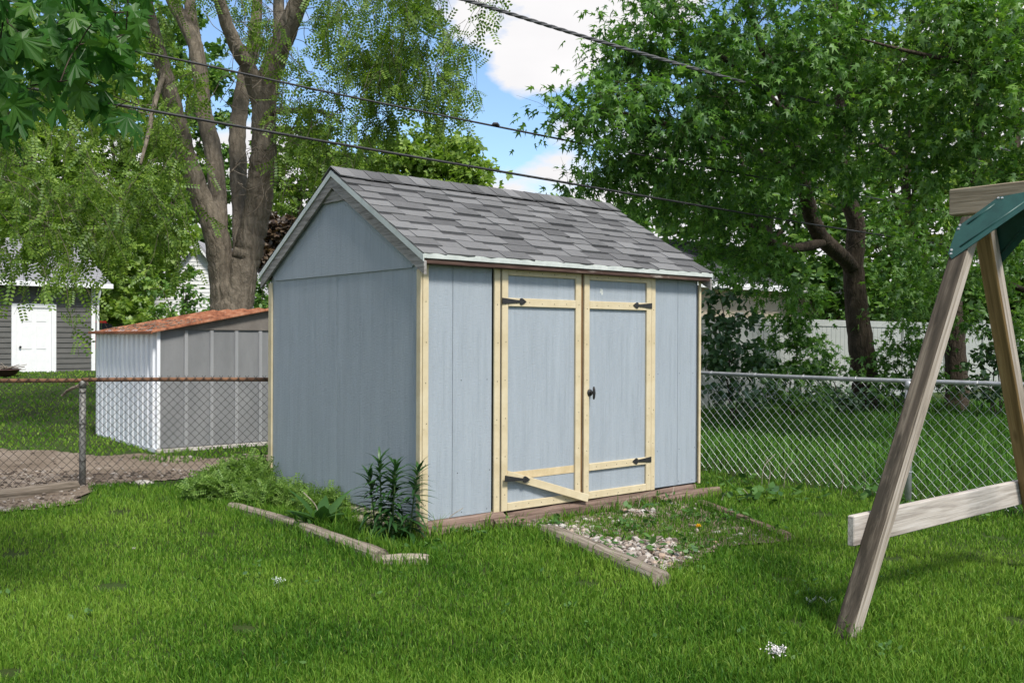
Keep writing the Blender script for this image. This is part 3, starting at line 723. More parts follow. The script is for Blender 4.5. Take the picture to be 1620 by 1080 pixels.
# broken branch hooked on the fence rail
g = Geo(); o_ = pl_+np.array([0, 0.05, 0])
g.tube(catmull([at(98, 626, 9.2), at(108, 617, 9.16), at(120, 612, 9.12), at(138, 606, 9.10)]), np.linspace(0.012, 0.02, 19), 7, wob=0.08)
tag(g.obj('broken_branch', MT['timber']), 'short broken branch caught behind the rusty fence post', 'branch')

# ------------------------------------------------------------------ neighbour's metal shed
def mat_metal(name, c1, c2, dirt):
    m = NM(name); a = m.noise(m.coords((3, 3, 1.0)), 1, 6, 0.65); b = m.noise(m.coords((14, 14, 14)), 1, 7, 0.75)
    col = m.ramp(a, [(0.35, c1), (0.65, c2)])
    col = m.mix(m.ramp(b, [(0.58, (0, 0, 0)), (0.72, (0.7, 0.7, 0.7))]), col, dirt)
    return m.bsdf(col, 0.8, m.bump(a, 0.1, 0.01), 0.0, 0.2)
MT['mwhite'] = mat_metal('white_enamel_sheet', (0.70, 0.72, 0.75), (0.80, 0.81, 0.83), (0.60, 0.60, 0.59))
MT['mshade'] = mat_metal('shaded_enamel_sheet', (0.175, 0.18, 0.183), (0.225, 0.228, 0.23), (0.15, 0.15, 0.147))  # end walls: tree shade put into the enamel colour
MT['mrib'] = mat_metal('shaded_rib_enamel', (0.25, 0.255, 0.26), (0.31, 0.313, 0.316), (0.23, 0.23, 0.225))  # end wall ribs, darkened along with the shaded sheet
def mat_rust():
    m = NM('rusted_roof_sheet'); a = m.noise(m.coords((9, 1.2, 3)), 1, 6, 0.7); b = m.noise(m.coords((24, 24, 24)), 1, 6, 0.75)
    col = m.ramp(a, [(0.3, (0.10, 0.035, 0.02)), (0.5, (0.27, 0.105, 0.055)), (0.7, (0.40, 0.20, 0.12))])
    col = m.mix(m.ramp(b, [(0.6, (0, 0, 0)), (0.7, (0.7, 0.7, 0.7))]), col, (0.38, 0.33, 0.29))
    return m.bsdf(col, 0.85, m.bump(b, 0.4, 0.01), spec=0.2)
MT['rust'] = mat_rust()
MT['mgable'] = mat_plain('brown_gable_metal', (0.13, 0.115, 0.10), (0.19, 0.17, 0.15), 5, 0.7, 0.1)
MP = gp(249, 716); ez = at(249, 521, MP[1])[2]
ms = empty('metal_shed', (MP[0], MP[1], 0), TH, 'white corrugated metal shed with rusted roof behind the rusty fence', 'shed')
print('metal shed', MP, 'eave', ez)
mw, ml = 3.05, 2.45
Geo().box(0.005, 0.02, 0.0, ml, 0.05, ez).obj('side_wall', MT['mwhite'], ms)
Geo().box(0.022, mw-0.022, 0.004, 0.02, 0.05, ez).obj('end_wall', MT['mshade'], ms)
Geo().box(mw-0.02, mw-0.005, 0.0, ml, 0.05, ez).obj('side_wall', MT['mwhite'], ms)
Geo().box(0.022, mw-0.022, ml-0.02, ml-0.004, 0.05, ez).obj('end_wall', MT['mshade'], ms)
for i in range(13):
    y = 0.09 + i*0.19
    Geo().prism([(-0.030, y), (-0.030, y+0.085), (0.0048, y+0.095), (0.0048, y-0.010)], 2, 0.05, ez-0.01).obj('rib', MT['mwhite'], ms)
for i in range(9):
    x_ = 0.02+0.33*(i+1)
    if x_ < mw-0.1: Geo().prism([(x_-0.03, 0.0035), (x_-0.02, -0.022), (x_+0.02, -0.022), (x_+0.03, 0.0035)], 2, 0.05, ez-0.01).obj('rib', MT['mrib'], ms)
board('corner_post', MT['mwhite'], ms, -0.012, 0.03, -0.014, 0.003, 0.05, ez)
board('base_rail', MT['mwhite'], ms, -0.03, 0.0, -0.01, ml, 0.0, 0.05); board('base_rail', MT['stone'], ms, -0.03, mw, -0.06, -0.012, -0.01, 0.045)
rise = 0.28; hw = mw/2
Geo().prism([(-0.0, ez), (mw, ez), (hw, ez+rise)], 1, -0.02, 0.0).obj('gable', MT['mgable'], ms)
for sgn in (-1, 1):
    for k in range(5):
        y0, y1 = -0.10+k*0.53, -0.10+(k+1)*0.53-0.004
        a, b = (-0.10, hw) if sgn < 0 else (hw+0.002, mw+0.10)
        za, zb = (ez-0.01-0.1*rise/hw, ez+rise+0.012) if sgn < 0 else (ez+rise+0.012, ez-0.01-0.1*rise/hw)
        g = Geo(); v = []
        for y_, up in ((y0, 0.0), (y0+0.012, 0.022), (y0+0.03, 0.0), (y1, 0.0)):
            for x_, z_ in ((a, za), (b, zb)): v += [(x_, y_, z_+up), (x_, y_, z_+up-0.012)]
        q4 = []
        for j in range(3): i0 = j*4; q4 += [(i0, i0+2, i0+6, i0+4), (i0+1, i0+5, i0+7, i0+3), (i0, i0+4, i0+5, i0+1), (i0+2, i0+3, i0+7, i0+6)]
        q4 += [(0, 1, 3, 2), (12, 14, 15, 13)]
        g.add(v, q4).obj('roof_sheet', MT['rust'], ms)
board('eave_trim', MT['rust'], ms, -0.112, -0.098, -0.10, ml+0.1, ez-0.055, ez-0.02)
deb = Geo(); r2 = np.random.default_rng(8)
for i in range(150):                                         # dead leaves and twigs lying on the roof
    x_ = r2.uniform(-0.08, 0.75); y_ = r2.uniform(-0.05, 2.3); z_ = ez + 0.004 + (x_)*rise/hw; a_ = r2.uniform(0, 6.28); l_ = r2.uniform(0.02, 0.09)
    deb.tube([(x_, y_, z_+0.004), (x_+l_*math.cos(a_), y_+l_*math.sin(a_), z_+0.012+l_*math.cos(a_)*rise/hw)], 0.005, 3)
do = deb.obj('roof_litter', MT['timber']); do.location = ms.location; do.rotation_euler = (0, 0, TH)
tag(do, 'dead twigs littering the rusted metal shed roof', 'twigs', kind='stuff')

# ------------------------------------------------------------------ garage with lap siding
def mat_lap(name, c1, c2): return mat_plain(name, c1, c2, 3, 0.6, 0.05, spec=0.3, aniso=(1, 1, 4))
MT['lapgrey'] = mat_lap('charcoal_vinyl_siding', (0.085, 0.085, 0.08), (0.115, 0.112, 0.105))
MT['lapwhite'] = mat_lap('white_vinyl_siding', (0.72, 0.73, 0.74), (0.80, 0.80, 0.80))
MT['white'] = mat_plain('white_paint', (0.74, 0.75, 0.76), (0.81, 0.81, 0.81), 5, 0.5, 0.03)
MT['roofpale'] = mat_shingle('pale_grey_roofing', (0.20, 0.20, 0.215), (0.42, 0.42, 0.44), 0.1)
GD = 28.0; GR = at(147, 597, GD); gzr = GR[2]-0.05
ga = empty('garage', (GR[0], GR[1], gzr), TH, 'charcoal sided garage with white six panel door and pale roof', 'garage')
gN = np.array([V2[0], V2[1], 0])
def gx(px, py): return local(hit(px, py, GR, gN), (GR[0], GR[1], gzr))
eh = gx(147, 452)[2]; dx0, dx1, dzt = gx(26, 520)[0], gx(81, 520)[0], gx(50, 487)[2]
print('garage', GR, 'eave', eh, 'door', dx0, dx1, dzt)
GWd, GLn = 7.0, 6.4
Geo().box(-GLn, -0.02, 0.03, GWd, 0, eh).obj('wall', MT['lapgrey'], ga)
lap = 0.15; nl = int(eh/lap)+1
def plank(name, x0, x1, z, mat, par, y=0.03, hgt=lap):
    return Geo().prism([(y, z), (y-0.026, z), (y-0.026, z+0.012), (y-0.004, z+hgt-0.001), (y, z+hgt-0.001)], 0, x0, x1).obj(name, mat, par)
for i in range(nl):
    z = i*lap+0.03
    if z > eh-0.05: break
    if z < dzt+0.1:
        plank('siding_plank', dx1+0.13, -0.05, z, MT['lapgrey'], ga); plank('siding_plank', -GLn, dx0-0.13, z, MT['lapgrey'], ga)
    else: plank('siding_plank', -GLn, -0.05, z, MT['lapgrey'], ga)
board('corner_trim', MT['white'], ga, -0.05, 0.06, -0.03, 0.09, 0, eh-0.01)
gd = board('door', MT['white'], ga, dx0, dx1, 0.0, 0.04, 0.05, dzt)
dcx, dcz = (dx0+dx1)/2, (0.05+dzt)/2; dw = dx1-dx0; dh = dzt-0.05
for sx in (-1, 1):
    for z0_, z1_ in ((0.10, 0.36), (0.42, 0.75), (0.81, 0.93)):
        board('door_panel', MT['white'], gd, sx*dw*0.21-dw*0.14, sx*dw*0.21+dw*0.14, -0.032, -0.021, (z0_-0.5)*dh, (z1_-0.5)*dh, 0.01)
g = Geo(); g.tube([(-dw*0.40, -0.02, -0.05*dh), (-dw*0.40, -0.07, -0.05*dh), (-dw*0.40, -0.09, -0.05*dh)], [0.02, 0.035, 0.02], 8); g.obj('knob', MT['black'], gd)
board('door_frame', MT['white'], ga, dx0-0.13, dx0-0.002, -0.03, 0.03, 0.02, dzt+0.12); board('door_frame', MT['white'], ga, dx1+0.002, dx1+0.13, -0.03, 0.03, 0.02, dzt+0.12)
board('door_frame', MT['white'], ga, dx0-0.001, dx1+0.001, -0.03, 0.03, dzt+0.004, dzt+0.12)
# roof: near slope in stepped courses, eave on the door side
gp_ = 0.40; run = GWd/2+0.4; g = Geo(); nc = 26
for sgn in (-1, 1):
    for k in range(nc):
        a0, a1 = k/nc, (k+1)/nc
        v = []
        for aa, up in ((a0, 0.0), (a0, 0.03), (a1, 0.004)):
            y = -0.4+run*aa; z = eh+0.02+gp_*(run*aa)+up
            if sgn > 0: y = GWd-y
            for x_ in (-GLn-0.3, 0.42): v.append((x_, y, z))
        g.add(v, [(0, 1, 3, 2), (2, 3, 5, 4)])
g.obj('roof', MT['roofpale'], ga)
board('gutter', MT['white'], ga, -GLn-0.3, 0.44, -0.46, -0.36, eh-0.09, eh+0.045)
board('soffit', MT['white'], ga, -GLn, 0.42, -0.36, 0.0, eh-0.03, eh-0.005)
Geo().prism([(-0.36, eh-0.1), (-0.36, eh), (run-0.4, eh+gp_*run-0.02), (GWd+0.36, eh), (GWd+0.36, eh-0.1), (run-0.4, eh+gp_*run-0.16)], 0, 0.41, 0.44).obj('rake_board', MT['white'], ga)
Geo().prism([(0.03, eh), (GWd, eh), (GWd/2, eh+gp_*GWd/2)], 0, -0.05, 0.02).obj('gable', MT['lapgrey'], ga)
g = Geo(); g.tube([(0.10, -0.40, eh-0.08), (0.12, -0.1, eh-0.4), (0.12, -0.06, eh-0.6), (0.12, -0.06, 0.2), (0.16, -0.2, 0.08)], 0.04, 8); g.obj('downspout', MT['white'], ga, smooth=True)

# fire bowl heaped with twigs beside the garage door
fb = at(2, 596, 24.5); fz = float(gz(fb[0], fb[1]))
fp = empty('fire_bowl', (fb[0], fb[1], fz), 0, 'dark red fire bowl heaped with twigs by the garage door', 'fire bowl')
zb = at(2, 590, 24.5)[2]-fz
prof = [(0.02, 0.0), (0.22, 0.03), (0.36, 0.10), (0.43, 0.20), (0.47, 0.20), (0.47, 0.225), (0.42, 0.225)]
g = Geo(); n = 20; v = [(r*math.cos(t), r*math.sin(t), zb-0.12+z) for r, z in prof for t in np.linspace(0, 2*math.pi, n, endpoint=False)]
g.add(v, [(i*n+j, i*n+(j+1) % n, (i+1)*n+(j+1) % n, (i+1)*n+j) for i in range(len(prof)-1) for j in range(n)])
MT['bowl'] = mat_plain('dark_red_iron', (0.045, 0.022, 0.02), (0.09, 0.045, 0.038), 9, 0.7, 0.2)
g.obj('bowl', MT['bowl'], fp, smooth=True)
for k in range(3):
    a = k*2.094+0.4; g = Geo(); g.tube([(0.25*math.cos(a), 0.25*math.sin(a), zb-0.07), (0.33*math.cos(a), 0.33*math.sin(a), 0.0)], 0.018, 6); g.obj('leg', MT['bowl'], fp)
g = Geo()
for k in range(40):
    a, r, l_ = r2.uniform(0, 6.28), r2.uniform(0, 0.3), r2.uniform(0.2, 0.6); b = r2.uniform(0, 6.28); c = np.array([r*math.cos(a), r*math.sin(a), zb+0.08+r2.uniform(0, 0.10)])
    g.tube([c, c+np.array([l_*math.cos(b), l_*math.sin(b), r2.uniform(-0.02, 0.12)])], 0.008, 4)
g.obj('twigs', MT['timber'], fp)['kind'] = 'stuff'

# ------------------------------------------------------------------ white house far behind the locust
HD = 40.0; hp = at(300, 505, HD); hzr = float(gz(hp[0], hp[1]))
ho = empty('white_house', (hp[0], hp[1], hzr), 0.10, 'white sided house with pale roof behind the big forked tree', 'house')
def hx_(px, py): p = at(px, py, HD)-np.array([hp[0], hp[1], hzr]); return p[0], p[2]
xl, zl = hx_(230, 482); xpk, zpk = hx_(312, 385); xr = 2*xpk-xl
lp = 0.16; g = Geo(); k = 0
while k*lp < zpk-0.1:
    z0_, z1_ = k*lp, (k+1)*lp
    sh = max(0, (z1_-zl))*(xpk-xl)/(zpk-zl)
    if xl+sh < xr-sh:
        g.add([(xl+sh, 0.0, z1_), (xr-sh, 0.0, z1_), (xl+sh, -0.022, z0_), (xr-sh, -0.022, z0_), (xl+sh, 0.0, z0_), (xr-sh, 0.0, z0_)], [(2, 3, 1, 0), (4, 5, 3, 2)])
    k += 1
g.obj('wall', MT['lapwhite'], ho)
Geo().prism([(xl+0.01, 0), (xr-0.01, 0), (xr-0.01, zl-0.05), (xpk, zpk-0.1), (xl+0.01, zl-0.05)], 1, 0.01, 8).obj('house_body', MT['lapwhite'], ho)
for s_ in (-1, 1):
    xe = xl-0.25 if s_ < 0 else xr+0.25; dz_ = -0.25*(zpk-zl)/(xpk-xl)
    Geo().prism([(xe, zl+dz_), (xpk, zpk), (xpk, zpk+0.14), (xe, zl+dz_+0.14)], 1, -0.3, 8.2).obj('roof', MT['roofpale'], ho)
    Geo().prism([(xe, zl+dz_-0.12), (xpk, zpk-0.12), (xpk, zpk-0.005), (xe, zl+dz_-0.005)], 1, -0.33, -0.28).obj('rake_board', MT['white'], ho)
x1_, z1_ = hx_(388, 472); x2_, z2_ = hx_(470, 410)
g = Geo(); nc = 12
for k in range(nc):
    a0, a1 = k/nc, (k+1)/nc; v = []
    for aa, up in ((a0, 0.0), (a0, 0.03), (a1, 0.004)):
        for x_ in (x1_-1, x2_+2.5): v.append((x_, 1.0+4*aa, z1_+(z2_-z1_)*1.25*aa+up))
    g.add(v, [(0, 1, 3, 2), (2, 3, 5, 4)])
g.obj('wing_roof', MT['roofpale'], ho)
Geo().box(x1_-1.0, x2_+2.3, 1.4, 7, 0, z1_-0.1).obj('wing_wall', MT['lapwhite'], ho); board('wing_gutter', MT['white'], ho, x1_-1, x2_+2.5, 0.9, 1.0, z1_-0.12, z1_+0.02)
xw0, zw0 = hx_(247, 500); 
wn = board('window', MT['white'], ho, xw0, xw0+1.0, -0.06, -0.025, 0.9, 1.75)

# ------------------------------------------------------------------ red pickup glimpsed past the garage corner
def pickup(px, py, d, rzv):
    p = at(px, py, d); z = float(gz(p[0], p[1]))
    t = empty('pickup_truck', (p[0], p[1], z), rzv, 'red pickup truck glimpsed between garage corner and metal shed', 'truck')
    red = mat_plain('red_car_paint', (0.55, 0.03, 0.03), (0.62, 0.045, 0.04), 3, 0.3, 0.0, spec=0.5); glass = mat_plain('dark_glass', (0.02, 0.025, 0.03), (0.04, 0.045, 0.05), 3, 0.1, 0.0)
    body = [(-2.6, 0.45), (-2.6, 1.0), (-0.6, 1.02), (-0.45, 1.72), (0.75, 1.72), (1.25, 1.08), (2.5, 0.95), (2.6, 0.45)]
    b = Geo().prism(body, 1, -0.9, 0.9).obj('body', red, t)
    for y in (-0.905, 0.905):
        Geo().prism([(-0.4, 1.1), (-0.32, 1.62), (0.7, 1.62), (1.08, 1.1)], 1, y-0.006, y+0.006).obj('window', glass, b)
        for x_ in (-1.6, 1.65):
            g = Geo(); g.tube([(x_, y-0.1, 0.36), (x_, y+0.1, 0.36)], 0.36, 16); w_ = g.obj('tyre', MT['black'], t, smooth=False)
            g = Geo(); g.tube([(x_, y-0.12, 0.36), (x_, y+0.12, 0.36)], 0.19, 12); g.obj('rim', MT['bolt'], w_)
    board('bumper', MT['bolt'], t, 2.55, 2.72, -0.85, 0.85, 0.42, 0.62); board('bumper', MT['bolt'], t, -2.72, -2.55, -0.85, 0.85, 0.42, 0.62)
    return t
pickup(156, 580, 44.0, 0.35)

# ------------------------------------------------------------------ white board fence and beige building on the right
fl = at(1107, 653, 18.0)[:2]; fa = fl-U2*3.0; fzz = 0.02
wf = empty('white_board_fence', (fa[0], fa[1], float(gz(*fl))), TH, 'tall white board fence in the shade behind the trees', 'fence')
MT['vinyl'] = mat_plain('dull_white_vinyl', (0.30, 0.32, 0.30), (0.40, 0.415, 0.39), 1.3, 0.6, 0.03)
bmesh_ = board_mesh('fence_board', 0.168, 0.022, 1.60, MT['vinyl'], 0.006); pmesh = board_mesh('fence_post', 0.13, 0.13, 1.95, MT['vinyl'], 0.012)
for k in range(9):
    x_ = k*2.1
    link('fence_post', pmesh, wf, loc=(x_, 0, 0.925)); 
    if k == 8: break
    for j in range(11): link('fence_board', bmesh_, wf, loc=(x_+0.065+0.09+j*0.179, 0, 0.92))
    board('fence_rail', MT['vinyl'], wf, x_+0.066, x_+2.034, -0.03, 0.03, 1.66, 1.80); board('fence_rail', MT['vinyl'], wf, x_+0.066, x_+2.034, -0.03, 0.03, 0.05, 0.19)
be_ = fl+V2*4.0; bb = empty('beige_building', (be_[0], be_[1], 0.05), TH, 'beige walled building with dark roof behind the white board fence', 'building')
MT['beige'] = mat_plain('beige_stucco', (0.42, 0.36, 0.27), (0.50, 0.43, 0.33), 4, 0.85, 0.2)
MT['roofdark'] = mat_shingle('dark_roofing', (0.03, 0.03, 0.035), (0.09, 0.09, 0.10), 0.2)
bez = at(1140, 452, be_[1]+3.5)[2]-0.05
Geo().box(2.0, 10.8, 0.0, 6.0, 0, bez).obj('wall', MT['beige'], bb)
g = Geo(); nc = 16
for sgn in (-1, 1):
    for k in range(nc):
        v = []
        for aa, up in ((k/nc, 0.0), (k/nc, 0.03), ((k+1)/nc, 0.004)):
            y = -0.45+3.45*aa; z = bez+0.05+1.5*aa+up
            if sgn > 0: y = 6.0-y
            for x_ in (1.6, 11.2): v.append((x_, y, z))
        g.add(v, [(0, 1, 3, 2), (2, 3, 5, 4)])
g.obj('roof', MT['roofdark'], bb)
board('fascia', MT['white'], bb, 1.6, 11.2, -0.47, -0.42, bez-0.10, bez+0.06); board('soffit', MT['white'], bb, 1.7, 11.1, -0.42, -0.002, bez-0.02, bez+0.005)
Geo().prism([(0, bez+0.001), (6, bez+0.001), (3, bez+1.45)], 0, 10.65, 10.78).obj('gable', MT['beige'], bb)

# ------------------------------------------------------------------ overhead cables
MT['cable'] = mat_plain('black_cable', (0.018, 0.018, 0.02), (0.04, 0.04, 0.042), 9, 0.6, 0.1)
MT['cablegrey'] = mat_plain('grey_cable', (0.07, 0.07, 0.075), (0.13, 0.13, 0.135), 9, 0.6, 0.1)
def cable(p, r, mat, label, twist=False):
    P = catmull([at(*q) for q in p], 40); g = Geo()
    if twist:
        n = 260; u = np.linspace(0, len(P)-1, n); Q = np.stack([np.interp(u, np.arange(len(P)), P[:, i]) for i in range(3)], 1)
        T = norm(np.gradient(Q, axis=0)); X = norm(np.cross(T, [0, 0, 1.])); Y = np.cross(X, T)
        for k in range(3):
            ph = np.arange(n)*0.55+k*2.094; g.tube(Q+r*0.55*(np.cos(ph)[:, None]*X+np.sin(ph)[:, None]*Y), r*0.55, 6)
    else: g.tube(P, r, 7)
    return tag(g.obj('overhead_cable', mat, smooth=True), label, 'cable')
cable([(500, -66, 8.6), (735, 0, 9.4), (950, 66, 10.4), (1175, 130, 12.0), (1420, 196, 15.0), (1700, 262, 19.0)], 0.020, MT['cablegrey'], 'thick twisted grey overhead cable, the highest of three', True)
c2_ = cable([(-200, 0, 9.0), (0, 42, 9.3), (260, 90, 9.9), (520, 146, 10.6), (785, 200, 11.4), (1060, 254, 12.6), (1330, 304, 16.0), (1650, 362, 20.0)], 0.012, MT['cable'], 'thin black overhead cable with a small splice, the middle of three')
g = Geo(); sp_ = at(784, 198, 11.38); g.tube([sp_+np.array([-0.045, 0, -0.005]), sp_+np.array([-0.02, 0, 0.012]), sp_+np.array([0.02, 0, 0.012]), sp_+np.array([0.045, 0, -0.012])], [0.012, 0.024, 0.022, 0.012], 7)
so_ = g.obj('splice', MT['cable'], c2_)
cable([(-200, 96, 8.2), (60, 142, 8.6), (210, 170, 8.9), (480, 218, 9.6), (790, 271, 10.6), (1100, 324, 12.4), (1330, 362, 16.0), (1650, 410, 20.0)], 0.014, MT['cable'], 'black overhead cable sagging just above the shed roof, the lowest of three')
# ------------------------------------------------------------------ leaves
def fan(outline, center, fold=0.18, droop=0.15):
    o = np.array(outline, float); o = np.concatenate([o, (o*[-1, 1])[::-1][(1 if o[-1][0] == 0 else 0):(len(o)-1 if o[0][0] == 0 else len(o))]])
    P = np.concatenate([[center], o]); z = -fold*np.abs(P[:, 0]) - droop*P[:, 1]**2
    n = len(o); return np.column_stack([P, z]), np.array([(0, 1+(i+1) % n, 1+i) for i in range(n)])
MAPLE = fan([(0, 0), (.30, .12), (.12, .28), (.47, .66), (.11, .50), (0, 1.0)], (0, .33), 0.25, 0.25)
MAPLE_BIG = fan([(0, 0), (.12, .05), (.34, .02), (.42, .12), (.27, .16), (.17, .26), (.36, .36), (.50, .38), (.55, .52), (.66, .62), (.46, .60), (.30, .52), (.145, .46), (.19, .62), (.28, .70), (.17, .76), (.10, .88), (0, 1.05)], (0, .30), 0.22, 0.28)
def oval(n=1, w_=.36):
    return np.array([(0, 0, 0), (w_*.8, .3, -.08), (w_*.75, .62, -.12), (0, 1, -.2), (-w_*.75, .62, -.12), (-w_*.8, .3, -.08)]), np.array([(0, 1, 2), (0, 2, 3), (0, 3, 4), (0, 4, 5)])
OVAL = oval()
RHOMB = (np.array([(0, 0, 0), (.34, .45, -.08), (0, 1, -.15), (-.34, .45, -.08)]), np.array([(0, 1, 2), (0, 2, 3)]))
def triple():
    V, T = [], []
    for k, a in enumerate((-0.9, 0.1, 1.1)):
        c, s = math.cos(a), math.sin(a); v = RHOMB[0]*np.array([1, 1, 1]); v = np.column_stack([v[:, 0]*c+v[:, 1]*s, -v[:, 0]*s+v[:, 1]*c, v[:, 2]+0.12*k-0.1]); V.append(v*(0.9+0.1*k)); T.append(RHOMB[1]+4*k)
    return np.concatenate(V), np.concatenate(T)
TRIPLE = triple()
def pinnate(pairs=6):
    V, T = [], []; n = 0
    for k in range(pairs):
        y = 0.12+0.88*k/(pairs-1); z = -0.10*y*y
        for s in (-1, 1):
            l_, w2 = 0.20, 0.068
            tip = np.array([s*l_, y+0.10, z-0.05]); b = np.array([0, y, z]); mid = (b+tip)/2; side = np.array([-0.10*s, l_, 0]); side = side/np.linalg.norm(side)*w2
            V += [b, mid+side, tip, mid-side]; T += [(n, n+1, n+2), (n, n+2, n+3)]; n += 4
    return np.array(V), np.array(T)
PINN = pinnate()
def leaves(geo, tmpl, pos, tip, nrm, size):
    tv, tt = tmpl; N = len(pos)
    y = norm(tip); z = nrm - (nrm*y).sum(-1, keepdims=True)*y; z = norm(z); x = np.cross(y, z)
    sz = np.asarray(size).reshape(-1, 1, 1)
    V = pos[:, None, :] + sz*(tv[None, :, 0:1]*x[:, None]+tv[None, :, 1:2]*y[:, None]+tv[None, :, 2:3]*z[:, None])
    T = tt[None]+(np.arange(N)*len(tv))[:, None, None]
    geo.add(V.reshape(-1, 3), tris=T.reshape(-1, 3))
def blob_points(c, r, n, g=None):
    v = rng.normal(size=(n, 3)); v = norm(v)*(rng.uniform(0.15, 1.0, (n, 1))**0.45)
    return np.asarray(c)+v*np.asarray(r)
def grow(geo, A, Ar, clumps, kr=0.010, lift=0.12, rmin=0.004, n=5, maxr=0.09):
    """branches from the limb points A to every clump, each new branch can carry the next"""
    A = np.asarray(A, float); Ar = np.asarray(Ar, float); clumps = np.asarray(clumps)
    d0 = np.array([np.linalg.norm(A-c, axis=1).min() for c in clumps])
    for i in np.argsort(d0):
        c = clumps[i]; dv = A-c; d = np.linalg.norm(dv, axis=1)
        k = int(np.argmin(d*(1+0.5*np.clip(dv[:, 2]/(d+1e-6), -0.4, 1)) + 0.15*(Ar < 0.008)))
        a = A[k]; L_ = d[k]
        if L_ < 0.05: continue
        mid = (a+c)/2 + np.array([0, 0, lift*L_]) + rng.normal(0, 0.07*L_, 3)
        t = np.linspace(0, 1, n)[:, None]; P = a*(1-t)**2+2*mid*t*(1-t)+c*t*t
        r0 = min(Ar[k]*0.75, kr*L_+rmin*1.3, maxr); r = np.linspace(r0, rmin, n)
        geo.tube(P, r, 5 if r0 > 0.02 else 4, cap=False)
        A = np.concatenate([A, P[1:]]); Ar = np.concatenate([Ar, r[1:]])
def spray(geo, tmpl, clumps, m, l, Ls, size, flat=0.55, droop=0.35, nz_=0.5, up=1.0):
    C = np.repeat(clumps, m, 0); N = len(C)
    dirs = rng.normal(size=(N, 3)); dirs[:, 2] *= flat; dirs = norm(dirs)
    ll = Ls*rng.uniform(0.55, 1.25, (N, 1))
    t = rng.uniform(0.15, 1.05, (N, l, 1))
    pos = C[:, None]+dirs[:, None]*ll[:, None]*t; pos[..., 2] -= droop*0.4*(t[..., 0]**2)*ll
    pos = pos+rng.normal(0, 0.05*Ls+0.015, pos.shape)
    tip = dirs[:, None]*0.7+rng.normal(0, 0.6, pos.shape); tip[..., 2] -= droop
    nrm = rng.normal(0, nz_, pos.shape); nrm[..., 2] += up
    M_ = N*l
    leaves(geo, tmpl, pos.reshape(M_, 3), tip.reshape(M_, 3), nrm.reshape(M_, 3), rng.uniform(0.65, 1.25, M_)*size)
def twiglets(geo, clumps, m, Ls, r=0.003):
    for c in clumps:
        for k in range(m):
            d = norm(rng.normal(size=3)*[1, 1, .5]); geo.tube([c, c+d*Ls*0.5+[0, 0, 0.02], c+d*Ls*rng.uniform(0.8, 1.1)-[0, 0, 0.06*Ls]], [r, r*0.7, r*0.4], 3, cap=False)
def strands(geo, wood, clumps, m, l, Lh, Ld, size):
    """drooping twigs hung with feathery compound leaves"""
    for c in clumps:
        for k in range(m):
            a = rng.uniform(0, 2*math.pi); h_ = np.array([math.cos(a), math.sin(a), 0])*Lh*rng.uniform(0.3, 1.2); d_ = Ld*rng.uniform(0.3, 1.3)
            s0 = c+rng.normal(0, 0.12, 3); t = np.linspace(0, 1, 5)[:, None]
            P = s0+h_*t-np.array([0, 0, 1])*d_*t**1.6+rng.normal(0, 0.02, (5, 3)); wood.tube(P, [0.005, 0.004, 0.0035, 0.003, 0.002], 3, cap=False)
            u = rng.uniform(0.1, 1.02, l); pp = np.stack([np.interp(u, t[:, 0], P[:, i]) for i in range(3)], 1)
            tip = rng.normal(0, 0.55, (l, 3)); tip[:, 2] -= 0.75; nr = rng.normal(0, 1, (l, 3)); nr[:, 2] += 0.4
            leaves(geo, PINN, pp, tip, nr, rng.uniform(0.7, 1.25, l)*size)
def limb_geo(g, limbs, n=12, wob=0.03):
    A, Ar = [], []
    for pts, rad in limbs:
        P = catmull(pts, 7); r = np.interp(np.linspace(0, 1, len(P)), np.linspace(0, 1, len(rad)), rad)
        P = P + rng.normal(0, 0.02, P.shape)*r[:, None]*2
        g.tube(P, r, n, wob=0.008, flute=wob); A.append(P); Ar.append(r)
    return np.concatenate(A), np.concatenate(Ar)
def tree(name, base, label, limbs, clumps, leaf_mat, bark, leaf_fn, kr=0.010, lift=0.12, group=None, cat='tree', limb_n=12, attach_from=0.0, extra=None):
    base = np.asarray(base, float); t = empty(name, base, 0, label, cat, group)
    g = Geo(); A, Ar = limb_geo(g, limbs, limb_n)
    b = Geo(); ok = A[:, 2] > attach_from
    grow(b, A[ok], Ar[ok], clumps, kr, lift)
    lf = Geo(); leaf_fn(lf, b)
    if extra: extra(b)
    for geo, nm, mt in ((g, 'trunk', bark), (b, 'branches', bark), (lf, 'crown', leaf_mat)):
        geo.v = [v-base for v in geo.v]
        o = geo.obj(nm, mt, t, smooth=(nm != 'crown'))
        if nm != 'trunk': o['kind'] = 'stuff'
    return t

LF = {}
LF['maple'] = mat_leaf('maple_leaves', (0.038, 0.112, 0.017), (0.085, 0.205, 0.028), (0.185, 0.350, 0.055), 0.47, 0.03, 0.45)
LF['maple_near'] = mat_leaf('near_maple_leaves', (0.025, 0.085, 0.014), (0.042, 0.125, 0.020), (0.080, 0.19, 0.035), 0.38, 0.03, 0.8)
LF['locust'] = mat_leaf('locust_leaves', (0.065, 0.135, 0.018), (0.140, 0.245, 0.032), (0.25, 0.37, 0.055), 0.50, 0.02, 0.4)
LF['bright'] = mat_leaf('bright_leaves', (0.105, 0.195, 0.022), (0.20, 0.325, 0.040), (0.33, 0.45, 0.080), 0.50, 0.03, 0.3)
LF['mid'] = mat_leaf('mid_green_leaves', (0.045, 0.120, 0.018), (0.095, 0.205, 0.030), (0.18, 0.31, 0.05), 0.42, 0.03, 0.3)
LF['shrub'] = mat_leaf('shrub_leaves', (0.025, 0.070, 0.018), (0.050, 0.125, 0.030), (0.10, 0.20, 0.045), 0.36, 0.06, 0.8)
